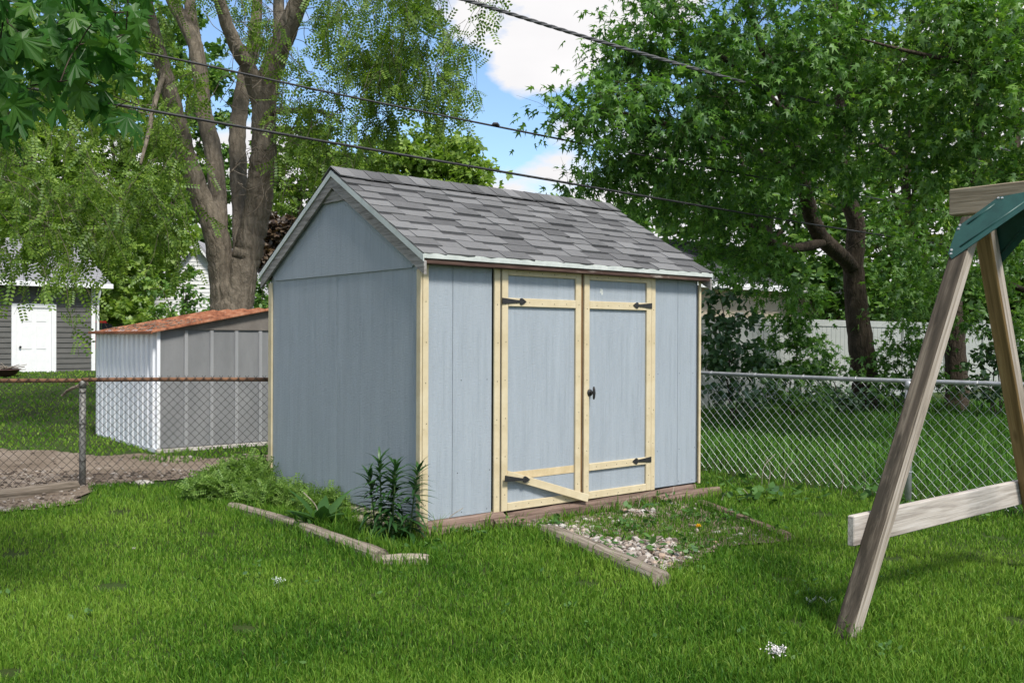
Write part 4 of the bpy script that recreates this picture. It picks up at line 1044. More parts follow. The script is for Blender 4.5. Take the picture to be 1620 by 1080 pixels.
LF['purple'] = mat_leaf('purple_leaves', (0.030, 0.018, 0.012), (0.065, 0.035, 0.018), (0.12, 0.075, 0.03), 0.3, 0.06, 0.6)
LF['maple_lit'] = mat_leaf('sunlit_maple_leaves', (0.045, 0.125, 0.018), (0.100, 0.225, 0.030), (0.20, 0.36, 0.055), 0.47, 0.03, 0.45)  # lit copy of the maple leaves, sunlight put into the greens
BK = {}
BK['locust'] = mat_bark('locust_bark', (0.085, 0.070, 0.053), (0.27, 0.23, 0.18), 7, 1.0)
BK['maple'] = mat_bark('maple_bark', (0.035, 0.027, 0.020), (0.115, 0.090, 0.068), 9, 1.6)
BK['twig'] = mat_bark('twig_bark', (0.05, 0.040, 0.030), (0.16, 0.13, 0.10), 20, 4, 0.3)
def blobs(lst, depth_jit=0.0):
    return np.concatenate([blob_points(at(px, py, d), (rx, ry, rz_), n) for px, py, d, rx, ry, rz_, n in lst])
def limb(pts, rad): return ([at(*p) for p in pts], rad)

# ------------------------------------------------------------------ the big forked locust
lb0 = at(368, 560, 17.0); lb0[2] = float(gz(lb0[0], lb0[1]))
lbz = [at(368, py, 17.0) for py in (640,)]
trunk_l = [lb0-np.array([0, 0, 0.1]), at(367, 540, 17), at(366, 490, 17), at(366, 440, 17.05), at(368, 400, 17.1)]
limbs = [(trunk_l, [0.46, 0.37, 0.335, 0.26, 0.10]),
  limb([(362, 540, 17), (358, 478, 16.98), (352, 430, 16.95), (341, 365, 16.9), (316, 305, 16.8), (296, 250, 16.7), (284, 198, 16.6), (262, 123, 16.5), (236, 25, 16.3), (215, -80, 16.0), (190, -220, 15.6)], [0.31, 0.275, 0.245, 0.22, 0.19, 0.17, 0.15, 0.14, 0.12, 0.10, 0.06]),
  limb([(371, 540, 17), (375, 482, 16.98), (384, 430, 17), (394, 390, 17), (404, 346, 17), (412, 290, 16.9), (417, 237, 16.8), (420, 150, 16.8), (440, 84, 16.7), (474, 0, 16.5), (510, -100, 16.2), (540, -240, 16.0)], [0.31, 0.285, 0.265, 0.25, 0.24, 0.235, 0.22, 0.20, 0.18, 0.16, 0.12, 0.07]),
  limb([(352, 420, 17.0), (346, 350, 17.05), (344, 300, 17.2), (335, 230, 17.3), (321, 173, 17.4), (309, 74, 17.5), (272, 0, 17.6), (230, -110, 17.8)], [0.10, 0.15, 0.16, 0.16, 0.15, 0.14, 0.12, 0.06]),
  limb([(318, 130, 17.4), (308, 60, 17.6), (300, 0, 17.9), (296, -120, 18.4)], [0.09, 0.12, 0.10, 0.05]),
  limb([(380, 470, 17.05), (381, 400, 17.2), (380, 330, 17.5), (376, 250, 17.7), (377, 190, 17.8), (388, 120, 18), (402, 60, 18.2), (410, -60, 18.6)], [0.10, 0.15, 0.155, 0.155, 0.15, 0.14, 0.12, 0.07]),
  limb([(414, 175, 16.8), (396, 114, 16.5), (372, 70, 16.2), (350, 10, 15.9), (330, -80, 15.4)], [0.14, 0.14, 0.12, 0.10, 0.06]),
  limb([(436, 100, 16.7), (442, 40, 17.2), (440, -40, 17.6), (455, -150, 18.0)], [0.10, 0.11, 0.09, 0.05]),
  limb([(421, 178, 16.8), (470, 175, 16.4), (510, 178, 16.0), (540, 195, 15.7)], [0.06, 0.05, 0.035, 0.02]),
  limb([(262, 110, 16.5), (246, 160, 15.9), (234, 215, 15.2), (222, 260, 14.8)], [0.05, 0.045, 0.035, 0.02])]
LB = [(520, 50, 16, 1.0, 1.2, .7, 10), (600, 60, 15.6, 1.0, 1.2, .7, 11), (670, 30, 15.2, 1.0, 1.2, .6, 11), (715, 70, 15, .5, .9, .5, 8), (650, 110, 15.2, .8, 1.0, .5, 9), (560, 120, 15.8, .8, 1.2, .5, 9),
  (500, 190, 16, .5, 1, .5, 6), (585, 195, 15.5, .6, 1, .35, 6), (690, 130, 15, .35, .8, .3, 5), (470, 110, 16.5, .6, 1.2, .6, 6), (620, -20, 15.5, 1.2, 1.4, .5, 9), (560, -70, 16, 1.2, 1.5, .7, 9), (720, -30, 15, .7, 1.0, .5, 8), (470, -60, 16.5, 1.2, 1.5, .8, 7),
  (200, 60, 16, .9, 1.2, .8, 8), (140, 140, 15.5, .9, 1.2, .7, 9), (235, 185, 15.2, .6, 1, .6, 7), (110, 255, 14.8, .8, 1.2, .6, 8), (185, 290, 14.8, .7, 1, .6, 8), (250, 300, 15.5, .6, .9, .6, 6), (70, 295, 14.5, .8, 1.1, .5, 8), (25, 350, 14.2, .6, .9, .35, 6), (130, 345, 14.5, .5, .9, .3, 6),
  (30, 170, 15, .7, 1.1, .8, 6), (60, 50, 15.5, .9, 1.2, .9, 7), (230, -60, 16, 1.2, 1.5, .8, 8), (120, -60, 15.6, 1.2, 1.5, .8, 8), (330, -90, 16, 1.3, 1.6, .7, 8), (320, 90, 16.2, .5, .8, .6, 3), (385, 20, 17, .8, 1, .6, 4), (-40, 250, 14.5, .8, 1.2, .9, 8),
  (98, 425, 13.6, .12, .3, .10, 1), (60, 345, 13.8, .4, .5, .1, 2), (5, 345, 13.8, .4, .6, .12, 2), (500, 270, 16, .5, .8, .4, 4), (550, 240, 15.8, .5, .8, .4, 5)]
LB = [b[:6]+(max(2, int(round(b[6]*(0.62 if b[0] > 440 else 0.8)))),) for b in LB]
lc = blobs(LB)
def locust_extra(b):
    for k in range(70):                              # dead pale whips tangled round the stems
        p = at(rng.uniform(385, 470), rng.uniform(20, 300), rng.uniform(16.0, 16.6)); n_ = 6; d_ = norm(np.array([rng.normal(0, 1), rng.normal(0, .3), rng.normal(-0.3, 1)])); P = [p]
        for i in range(n_): d_ = norm(d_+rng.normal(0, 0.45, 3)); P.append(P[-1]+d_*rng.uniform(0.12, 0.3))
        b.tube(catmull(P, 3), 0.0065, 3, cap=False)
tree('locust_tree', lb0, 'tall forked locust tree with several bare stems behind the metal shed', limbs, lc, LF['locust'], BK['locust'], lambda lf, b: strands(lf, b, lc, 5, 7, 0.55, 0.85, 0.27), kr=0.009, lift=0.10, attach_from=5.0, limb_n=18, extra=locust_extra)

# ------------------------------------------------------------------ right hand maples
mb0 = at(1376, 650, 18.2); mb0[2] = float(gz(mb0[0], mb0[1]))
limbsA = [([mb0-np.array([0, 0, .15]), at(1372, 620, 18.2), at(1362, 540, 18.1), at(1354, 470, 18), at(1350, 420, 17.9), at(1354, 356, 17.7), at(1336, 300, 17.4), at(1326, 240, 17), at(1330, 150, 16.5), at(1320, 40, 16), at(1310, -120, 15.5)], [0.34, 0.27, 0.235, 0.21, 0.19, 0.165, 0.14, 0.13, 0.11, 0.08, 0.04]),
  limb([(1352, 425, 17.9), (1322, 396, 17.2), (1298, 374, 16.8), (1280, 332, 16.4), (1264, 260, 15.8), (1240, 160, 15), (1200, 60, 14.2), (1160, -40, 13.6)], [0.13, 0.14, 0.14, 0.13, 0.105, 0.08, 0.055, 0.03]),
  limb([(1305, 382, 16.9), (1262, 392, 16.2), (1225, 385, 15.6), (1180, 360, 15.0), (1120, 330, 14.4)], [0.09, 0.08, 0.06, 0.045, 0.025]),
  limb([(1270, 280, 15.9), (1200, 240, 14.6), (1120, 215, 13.4), (1030, 190, 12.4), (940, 170, 11.6)], [0.06, 0.05, 0.04, 0.03, 0.015]),
  limb([(1245, 180, 15.0), (1170, 110, 13.5), (1090, 60, 12.8), (1030, 20, 12.4)], [0.05, 0.04, 0.03, 0.015]),
  limb([(1330, 180, 16.6), (1380, 130, 15), (1410, 100, 13.6), (1440, 60, 12.4)], [0.06, 0.05, 0.035, 0.015]),
  limb([(1326, 240, 17), (1390, 230, 15.8), (1430, 260, 14.6), (1450, 290, 13.6)], [0.05, 0.04, 0.03, 0.015])]
BA = [(925, 170, 11.4, .45, .6, .22, 10), (985, 155, 11.8, .5, .7, .35, 11), (1005, 70, 12.2, .35, .7, .35, 9), (1040, 110, 12.3, .6, .8, .5, 13), (1060, 15, 12.6, .5, .8, .5, 11), (1130, 50, 12.5, .7, .9, .6, 14), (1210, 30, 12.5, .7, 1, .6, 14), (1300, 40, 13, .8, 1, .6, 14), (1390, 40, 12.5, .7, 1, .6, 13),
  (1040, 190, 12.4, .6, .8, .35, 13), (1120, 150, 12.5, .7, .9, .6, 15), (1210, 130, 12.7, .8, 1, .6, 15), (1300, 140, 13.2, .8, 1, .6, 14), (1390, 150, 12.7, .7, .9, .6, 13), (960, 265, 13.2, .45, .6, .25, 8), (920, 290, 13.4, .35, .4, .12, 5), (1020, 260, 13.4, .6, .8, .4, 12), (1100, 250, 13.4, .7, .9, .5, 14),
  (1190, 235, 13.6, .8, 1, .6, 14), (1285, 235, 14.2, .8, 1, .6, 13), (1380, 250, 14, .8, 1, .6, 13), (1060, 315, 14, .6, .8, .25, 10), (1140, 320, 14.2, .7, .9, .4, 13), (1205, 320, 14.6, .6, 1, .45, 10), (1165, 385, 14.9, .7, .9, .3, 11), (1205, 425, 15.2, .5, .9, .3, 9), (1150, 430, 16.5, .5, .6, .3, 6), (1245, 470, 16, .45, .8, .25, 7), (1430, 380, 16.5, .5, 1, .5, 8), (1425, 470, 17, .4, .9, .4, 6), (1420, 540, 17.5, .4, .6, .4, 5), (1310, 270, 15.6, .7, 1, .35, 8),
  (1100, -70, 12.8, 1.2, 1.4, .7, 14), (1250, -90, 13.2, 1.4, 1.6, .8, 16), (1380, -80, 14, 1.3, 1.6, .8, 14)]
ca = blobs(BA)
def maple_fn(c, m=6, l=8, Ls=0.62, size=0.135): return lambda lf, b: (spray(lf, MAPLE, c, m, l, Ls, size, droop=0.6), twiglets(b, c, 3, Ls))
tree('maple_tree', mb0, 'dark trunked maple tree standing before the white board fence', limbsA, ca, LF['maple'], BK['maple'], maple_fn(ca), attach_from=2.6, group=None)
mb1 = at(1513, 648, 18.6); mb1[2] = float(gz(mb1[0], mb1[1]))
limbsB = [([mb1-np.array([0, 0, .15]), at(1513, 610, 18.6), at(1510, 540, 18.5), at(1506, 470, 18.3), at(1510, 400, 18), at(1525, 320, 17.4), at(1545, 220, 16.4), at(1560, 100, 15.4), at(1570, -40, 14.6)], [0.26, 0.21, 0.19, 0.17, 0.15, 0.13, 0.10, 0.075, 0.04]),
  limb([(1520, 350, 17.6), (1570, 330, 15.5), (1620, 300, 13.6), (1660, 270, 12.5)], [0.09, 0.07, 0.05, 0.03]),
  limb([(1508, 440, 18.2), (1560, 440, 17), (1610, 455, 16), (1660, 480, 15.4)], [0.06, 0.06, 0.05, 0.03]),
  limb([(1510, 400, 18), (1560, 395, 16.4), (1610, 385, 15), (1680, 380, 14)], [0.08, 0.075, 0.07, 0.05]),
  limb([(1558, 120, 15.5), (1590, 106, 12.0), (1520, 98, 11.4), (1440, 82, 11.2), (1363, 62, 11.0)], [0.05, 0.035, 0.03, 0.022, 0.01])]
BB = [(1470, 40, 11.6, .6, .9, .5, 13), (1550, 40, 11.2, .6, .9, .5, 13), (1630, 60, 11, .6, .9, .6, 12), (1470, 140, 11.6, .6, .8, .5, 13), (1550, 150, 11.2, .6, .8, .5, 13), (1630, 180, 11, .6, .8, .6, 12), (1460, 240, 12.4, .6, .8, .5, 11), (1540, 250, 11.8, .6, .8, .5, 11), (1620, 280, 11.8, .6, .8, .4, 10), (1470, 330, 14, .7, .9, .5, 10), (1560, 345, 14.6, .7, 1, .4, 10), (1640, 360, 14, .7, .9, .5, 10), (1450, 420, 17, .7, .9, .5, 9), (1560, 410, 16.4, .7, .9, .5, 10), (1640, 440, 15.6, .6, .9, .5, 9), (1480, 500, 17.8, .5, .7, .35, 6), (1570, 500, 17, .6, .8, .4, 8), (1650, 520, 16.4, .6, .8, .4, 8), (1500, -70, 12.5, 1.1, 1.4, .7, 13), (1640, -60, 12, 1.1, 1.4, .7, 12), (1720, 150, 11.5, .8, 1.2, 1, 12), (1750, 350, 13, .9, 1.2, 1, 12)]
cb = blobs(BB)
tree('maple_tree', mb1, 'slimmer maple tree growing behind the swing set and silver fence', limbsB, cb, LF['maple_lit'], BK['maple'], maple_fn(cb, 6, 7), attach_from=2.6)

# ------------------------------------------------------------------ trees farther back
def far_tree(name, px, d, blist, label, leaf, size, ncl=1.0, m=5, l=6, Ls=0.7, trunk=0.22, top=None, tm=TRIPLE, group='trees beyond the gardens'):
    b0 = at(px, 560, d); b0[2] = float(gz(b0[0], b0[1])); ys_ = [b[1] for b in blist]
    tp = at(px+8, min(ys_)+0.25*(max(ys_)-min(ys_)), d); mid = b0*0.55+tp*0.45
    lm = [([b0-np.array([0, 0, .2]), mid+rng.normal(0, .15, 3), tp], [trunk, trunk*0.75, trunk*0.25])]
    for bl in blist:
        c = at(*bl[:3]); s = b0*0.5+tp*0.5; lm.append(([s, (s+c)/2+np.array([0, 0, 0.3]), c], [trunk*0.4, trunk*0.25, trunk*0.08]))
    c = np.concatenate([blob_points(at(bl[0], bl[1], bl[2]), bl[3:6], max(3, int(bl[6]*ncl))) for bl in blist])
    return tree(name, b0, label, lm, c, leaf, BK['twig'], lambda lf, b: spray(lf, tm, c, m, l, Ls, size, nz_=0.7), attach_from=float(b0[2])+1.5, limb_n=8, group=group)
far_tree('shade_tree', 40, 32, [(20, 120, 32, 2.2, 2, 1.8, 40), (-60, 250, 32, 2.2, 2, 2, 40), (90, 330, 32, 2.0, 2, 1.6, 60), (10, 360, 33, 1.8, 2, 1.3, 50), (60, 260, 32, 1.8, 2, 1.3, 36), (110, 180, 33, 1.3, 2, 1.3, 18), (-20, 30, 32, 2, 2, 1.4, 26)], 'bright yellow green tree rising over the garage roof', LF['bright'], 0.21)
far_tree('shade_tree', 190, 35, [(190, 230, 35, 1.7, 2, 1.6, 44), (160, 350, 35, 1.9, 2, 1.6, 54), (230, 400, 34, 1.7, 2, 1.3, 50), (185, 440, 33, 1.3, 2, 1.0, 38), (240, 320, 35, 1.5, 2, 1.4, 40), (220, 120, 36, 1.8, 2, 1.6, 24), (160, 90, 35, 1.6, 2, 1.3, 20)], 'bright green tree between the garage and the forked locust', LF['bright'], 0.22)
far_tree('shade_tree', 290, 46, [(290, 240, 46, 2.6, 2, 2.2, 34), (270, 350, 46, 2.6, 2, 2.2, 40), (330, 160, 46, 2.6, 2, 2, 28), (340, 330, 46, 1.8, 2, 2.2, 28), (300, 60, 46, 2.6, 2, 2, 24)], 'tall green tree seen between the forked locust stems', LF['mid'], 0.27)
far_tree('shade_tree', 470, 50, [(470, 250, 50, 2.8, 2, 2.0, 36), (445, 330, 50, 1.5, 2, 1.6, 22), (530, 290, 50, 2.4, 2, 1.6, 34), (480, 230, 51, 2.0, 2, 1.0, 16), (550, 270, 51, 1.6, 2, .9, 16), (470, 390, 50, 1.8, 2, 1.4, 22)], 'green tree directly behind the gable peak of the blue shed', LF['bright'], 0.27)
far_tree('shade_tree', 690, 34, [(690, 245, 34, 1.6, 1.5, .9, 40), (640, 270, 34, 1.5, 1.5, .9, 36), (740, 270, 34, .8, 1.2, .6, 22), (700, 300, 34, 2.0, 1.5, .9, 34), (600, 250, 35, 1.2, 1.5, .7, 22)], 'rounded pale green maple showing above the shed ridge', LF['bright'], 0.20)
far_tree('shade_tree', 880, 70, [(870, 335, 70, 2.6, 2, 1.0, 24), (820, 350, 70, 2.6, 2, 1.0, 22), (930, 340, 70, 2.6, 2, 1.2, 24), (980, 350, 70, 2.6, 2, 1.2, 24)], 'distant low tree line peeping over the roof by the maple', LF['mid'], 0.4)
far_tree('shade_tree', 1210, 27, [(1200, 220, 27, 2.6, 1.6, 1.8, 40), (1150, 330, 27, 2.2, 1.6, 1.5, 34), (1290, 320, 27, 2.4, 1.6, 1.8, 38), (1250, 120, 27, 2.6, 1.6, 1.8, 34), (1130, 130, 27, 1.6, 1.6, 1.6, 20), (1230, 420, 27, 2.0, 1.4, 1.0, 24)], 'shaded background tree over the beige building', LF['mid'], 0.21)
far_tree('shade_tree', 1430, 30, [(1420, 200, 30, 2.6, 1.6, 2, 34), (1380, 330, 30, 2.6, 1.6, 1.8, 36), (1500, 330, 30, 2.6, 1.6, 1.8, 36), (1480, 100, 30, 2.6, 1.6, 2, 32), (1350, 90, 30, 2.2, 1.6, 1.8, 26), (1440, 430, 30, 2.2, 1.4, 1.0, 20)], 'background tree filling the gap between the two maples', LF['bright'], 0.23)
far_tree('shade_tree', 1600, 28, [(1600, 200, 28, 2.6, 1.6, 2, 34), (1580, 330, 28, 2.6, 1.6, 1.8, 36), (1680, 300, 28, 2.4, 1.6, 2, 32), (1620, 90, 28, 2.6, 1.6, 2, 30), (1610, 440, 28, 2.2, 1.4, 1.2, 22), (1720, 440, 28, 2.0, 1.4, 1.6, 22)], 'background tree behind the green swing set bracket', LF['bright'], 0.22)
far_tree('shade_tree', 1330, 27.5, [(1300, 450, 27.5, 2.0, 1.2, 1.0, 40), (1390, 470, 27.5, 2.0, 1.2, .9, 40), (1480, 470, 27.5, 2.0, 1.2, .9, 38), (1570, 480, 27.5, 2.0, 1.2, .9, 36), (1640, 470, 27.5, 2.0, 1.2, .9, 30), (1220, 440, 28.5, 1.6, 1.2, .8, 26)], 'dense shaded thicket rising behind the white board fence', LF['mid'], 0.21)
# distant tree line closing the horizon
tl = Geo(); cc = []
for i in range(90):
    a = rng.uniform(-0.95, 0.95); d = rng.uniform(75, 105); x_ = d*math.tan(a)
    for k in range(6): cc.append((x_+rng.normal(0, 2.0), d+rng.normal(0, 1), float(gz(x_, d))+rng.uniform(0.2, 4.6)))
spray(tl, TRIPLE, np.array(cc), 5, 5, 1.7, 0.8, nz_=0.8)
tag(tl.obj('distant_trees', LF['mid']), 'distant green wood along the horizon behind the houses', 'trees', kind='stuff')

# ------------------------------------------------------------------ shrubs and saplings
def shrub(name, px, d, blist, label, leaf, size, tm=OVAL, m=6, l=6, Ls=0.28, stems=6, group=None, cat='shrub', rad=0.014, lift=0.2):
    b0 = at(px, 560, d); b0[2] = float(gz(b0[0], b0[1])); c = np.concatenate([blob_points(at(*bl[:3]), bl[3:6], bl[6]) for bl in blist]); lm = []
    for k in range(stems):
        e = c[int(rng.integers(len(c)))]; s = b0+np.array([rng.normal(0, .08), rng.normal(0, .08), -0.05]); mid = (s*0.6+e*0.4)+np.array([0, 0, 0.25*abs(e[2]-s[2])]); lm.append(([s, mid, e], [rad, rad*0.7, rad*0.35]))
    return tree(name, b0, label, lm, c, leaf, BK['twig'], lambda lf, b: spray(lf, tm, c, m, l, Ls, size, nz_=0.6), lift=lift, limb_n=6, group=group, cat=cat, attach_from=float(b0[2])+0.1)
shrub('sapling', 1160, 15.6, [(1150, 500, 15.6, .45, .4, .5, 12), (1180, 560, 15.6, .5, .4, .4, 14), (1130, 560, 15.4, .35, .3, .4, 9), (1165, 620, 15.4, .45, .3, .3, 8)], 'leafy sapling beside the shed corner, before the white fence', LF['shrub'], 0.12)
shrub('sapling', 1255, 16.4, [(1250, 540, 16.4, .5, .4, .5, 14), (1290, 575, 16.4, .5, .4, .4, 13), (1225, 600, 16.2, .45, .3, .3, 10), (1270, 630, 16, .5, .3, .22, 9)], 'leafy sapling with thin brown stem left of the maple trunk', LF['maple'], 0.13, MAPLE)
shrub('sapling', 1330, 17.2, [(1310, 590, 17.2, .4, .3, .35, 9), (1335, 630, 17, .4, .3, .2, 8)], 'low leafy growth at the foot of the dark maple trunk', LF['shrub'], 0.11)
shrub('sapling', 1440, 17.4, [(1430, 570, 17.4, .5, .4, .4, 12), (1470, 600, 17.2, .4, .3, .3, 9), (1400, 610, 17.2, .35, .3, .25, 8)], 'leafy sapling between the two maple trunks', LF['maple'], 0.13, MAPLE)
shrub('sapling', 1580, 17.2, [(1570, 560, 17.2, .6, .4, .5, 13), (1620, 590, 17, .5, .3, .4, 10), (1545, 610, 17, .4, .3, .25, 7)], 'dark sapling thicket behind the swing set legs', LF['shrub'], 0.12)
shrub('garden_shrub', 285, 27, [(305, 450, 27, .5, .5, .6, 8), (270, 485, 27, .7, .6, .35, 9), (320, 492, 26.5, .6, .5, .35, 8), (245, 455, 27.5, .4, .5, .4, 4)], 'open branched shrub in front of the white house wall', LF['mid'], 0.15, stems=14, Ls=0.4, m=4, rad=0.02)
shrub('garden_shrub', 225, 30, [(205, 470, 30, 1.0, .8, .6, 16), (215, 500, 29, 1.0, .6, .5, 14), (180, 490, 30, .8, .6, .6, 12)], 'dense green shrub between the garage and the white house', LF['bright'], 0.17, TRIPLE, Ls=0.4)
shrub('garden_shrub', 410, 24, [(415, 470, 24, .35, .4, .4, 9), (420, 440, 24, .25, .3, .3, 5), (412, 490, 23.5, .4, .3, .3, 7)], 'small green shrub between the locust trunk and the blue shed', LF['mid'], 0.13, Ls=0.3)
shrub('garden_shrub', 440, 30, [(440, 365, 30, .8, .6, .5, 16), (425, 395, 30, .6, .5, .5, 13), (450, 420, 30, .8, .6, .6, 14)], 'copper purple leaved shrub peeking past the blue gable edge', LF['purple'], 0.18, TRIPLE, Ls=0.35, rad=0.03)
# ------------------------------------------------------------------ foreground maple whose leaves hang into the picture
LFP = mat_leaf('hanging_maple_leaves', (0.025, 0.085, 0.016), (0.040, 0.120, 0.022), (0.080, 0.19, 0.035), 0.42, 0.05, 0.9)
def objleaf_mat(name, dark, mid, light, trans=0.4, gloss=0.05):
    m = NM(name); r = m.objrand(); col = m.ramp(r, [(0.0, dark), (0.6, mid), (1.0, light)])
    v = m.noise(m.coords((3, 3, 3)), 1, 4, 0.6); col = m.mix(m.math('MULTIPLY', v, 0.35), col, dark)
    d = m.n('ShaderNodeBsdfDiffuse'); m.l(col, d.inputs[0]); t = m.n('ShaderNodeBsdfTranslucent'); m.l(m.mix(0.75, col, (1.0, 1.12, 0.45), 'MULTIPLY'), t.inputs[0])
    a = m.n('ShaderNodeMixShader'); a.inputs[0].default_value = trans; m.l(d.outputs[0], a.inputs[1]); m.l(t.outputs[0], a.inputs[2])
    g = m.n('ShaderNodeBsdfGlossy'); g.inputs['Roughness'].default_value = 0.4
    b = m.n('ShaderNodeMixShader'); b.inputs[0].default_value = gloss; m.l(a.outputs[0], b.inputs[1]); m.l(g.outputs[0], b.inputs[2]); m.l(b.outputs[0], m.out.inputs[0]); return m.m
NEARLEAF = objleaf_mat('near_maple_leaf', (0.022, 0.085, 0.012), (0.042, 0.135, 0.020), (0.10, 0.22, 0.035), 0.42, 0.015)
def basis(tip, nrm):
    y = norm(tip); z = norm(nrm-np.dot(nrm, y)*y); x = np.cross(y, z); return Matrix(((x[0], y[0], z[0]), (x[1], y[1], z[1]), (x[2], y[2], z[2])))
nm0 = np.array([-5.6, 1.6, 0.0]); nm = empty('maple_tree', nm0, 0, 'maple whose large lobed leaves hang close in the upper corner over the garage', 'tree')
near_limbs = [([nm0-[0, 0, .2], nm0+[0.05, 0, 1.2], nm0+[0.1, 0.1, 2.6], nm0+[0.3, 0.4, 4.4]], [0.30, 0.24, 0.21, 0.14]),
  ([nm0+[0.1, 0.1, 2.5], nm0+[0.9, 0.8, 3.1], nm0+[1.9, 1.6, 3.35], nm0+[2.9, 2.3, 3.25], nm0+[3.6, 2.8, 2.95]], [0.12, 0.09, 0.06, 0.035, 0.012]),
  ([nm0+[1.6, 1.35, 3.3], nm0+[2.2, 2.4, 3.1], nm0+[2.8, 3.1, 2.75]], [0.05, 0.035, 0.010]),
  ([nm0+[0.2, 0.3, 3.6], nm0+[1.2, 1.6, 4.6], nm0+[2.2, 2.6, 5.0]], [0.10, 0.06, 0.02])]
g = Geo(); A, Ar = limb_geo(g, near_limbs, 12); g.v = [v-nm0 for v in g.v]; g.obj('trunk', BK['maple'], nm, smooth=True)
REG = np.array([(-60, -40), (235, -40), (222, 30), (205, 95), (172, 135), (185, 165), (222, 175), (212, 205), (178, 212), (150, 165), (110, 150), (75, 168), (48, 160), (30, 215), (-60, 240)])
lp_ = []
while len(lp_) < 255:
    px, py = rng.uniform(-50, 235), rng.uniform(-40, 240)
    if in_poly(np.array([px]), np.array([py]), REG)[0] and rng.uniform() < 1.15-0.3*(px > 190): lp_.append(at(px, py, rng.uniform(3.7, 5.0)))
lp_ = np.array(lp_)
lmesh = []
for k in range(4):
    v = MAPLE_BIG[0].copy(); r3 = np.random.default_rng(k+3); v[:, :2] *= 1+r3.normal(0, 0.05, (len(v), 2)); v[:, 0] += 0.10*(k-1.5)*v[:, 1]**2; v[:, 2] += 0.04*np.sin(9*v[:, 1]+k)
    pet = Geo().add(v, tris=MAPLE_BIG[1]).tube([(0, 0, 0), (0.01, -0.25, 0.03), (0.02, -0.55, 0.10)], [0.013, 0.011, 0.013], 3, cap=False)
    lmesh.append(pet.mesh('leaf', NEARLEAF))
for i, p in enumerate(lp_):
    tip = norm(np.array([rng.normal(0.15, 0.5), rng.normal(0, 0.5), -0.75])); nr = np.array([rng.normal(0, 0.6), rng.normal(-0.5, 0.6), 0.6])
    o = link('leaf', lmesh[i % 4], nm, loc=p-nm0); s = rng.uniform(0.085, 0.15); o.rotation_euler = basis(tip, nr).to_euler(); o.scale = (s, s, s)
b = Geo(); cl3 = lp_[rng.choice(len(lp_), 60, replace=False)]+np.array([0, 0, 0.06]); ok = A[:, 2] > 2.4
oc = np.concatenate([blob_points((-3.2, 4.4, 3.9), (1.3, 1.3, .7), 26), blob_points((-4.6, 3.2, 4.6), (1.6, 1.8, 1.2), 34), blob_points((-5.8, 1.6, 5.2), (2, 2, 1.4), 36), blob_points((-3.3, 1.8, 4.6), (1.6, 1.6, 1.0), 26), blob_points((-4.4, 5.2, 4.4), (1.3, 1.2, .9), 22)])
grow(b, A[ok], Ar[ok], np.concatenate([oc, cl3]), kr=0.008, lift=0.08, rmin=0.0035); b.v = [v-nm0 for v in b.v]; b.obj('branches', BK['maple'], nm, smooth=True)['kind'] = 'stuff'
lf = Geo(); spray(lf, MAPLE, oc, 6, 6, 0.45, 0.15); lf.v = [v-nm0 for v in lf.v]; lf.obj('crown', LF['maple_near'], nm)['kind'] = 'stuff'

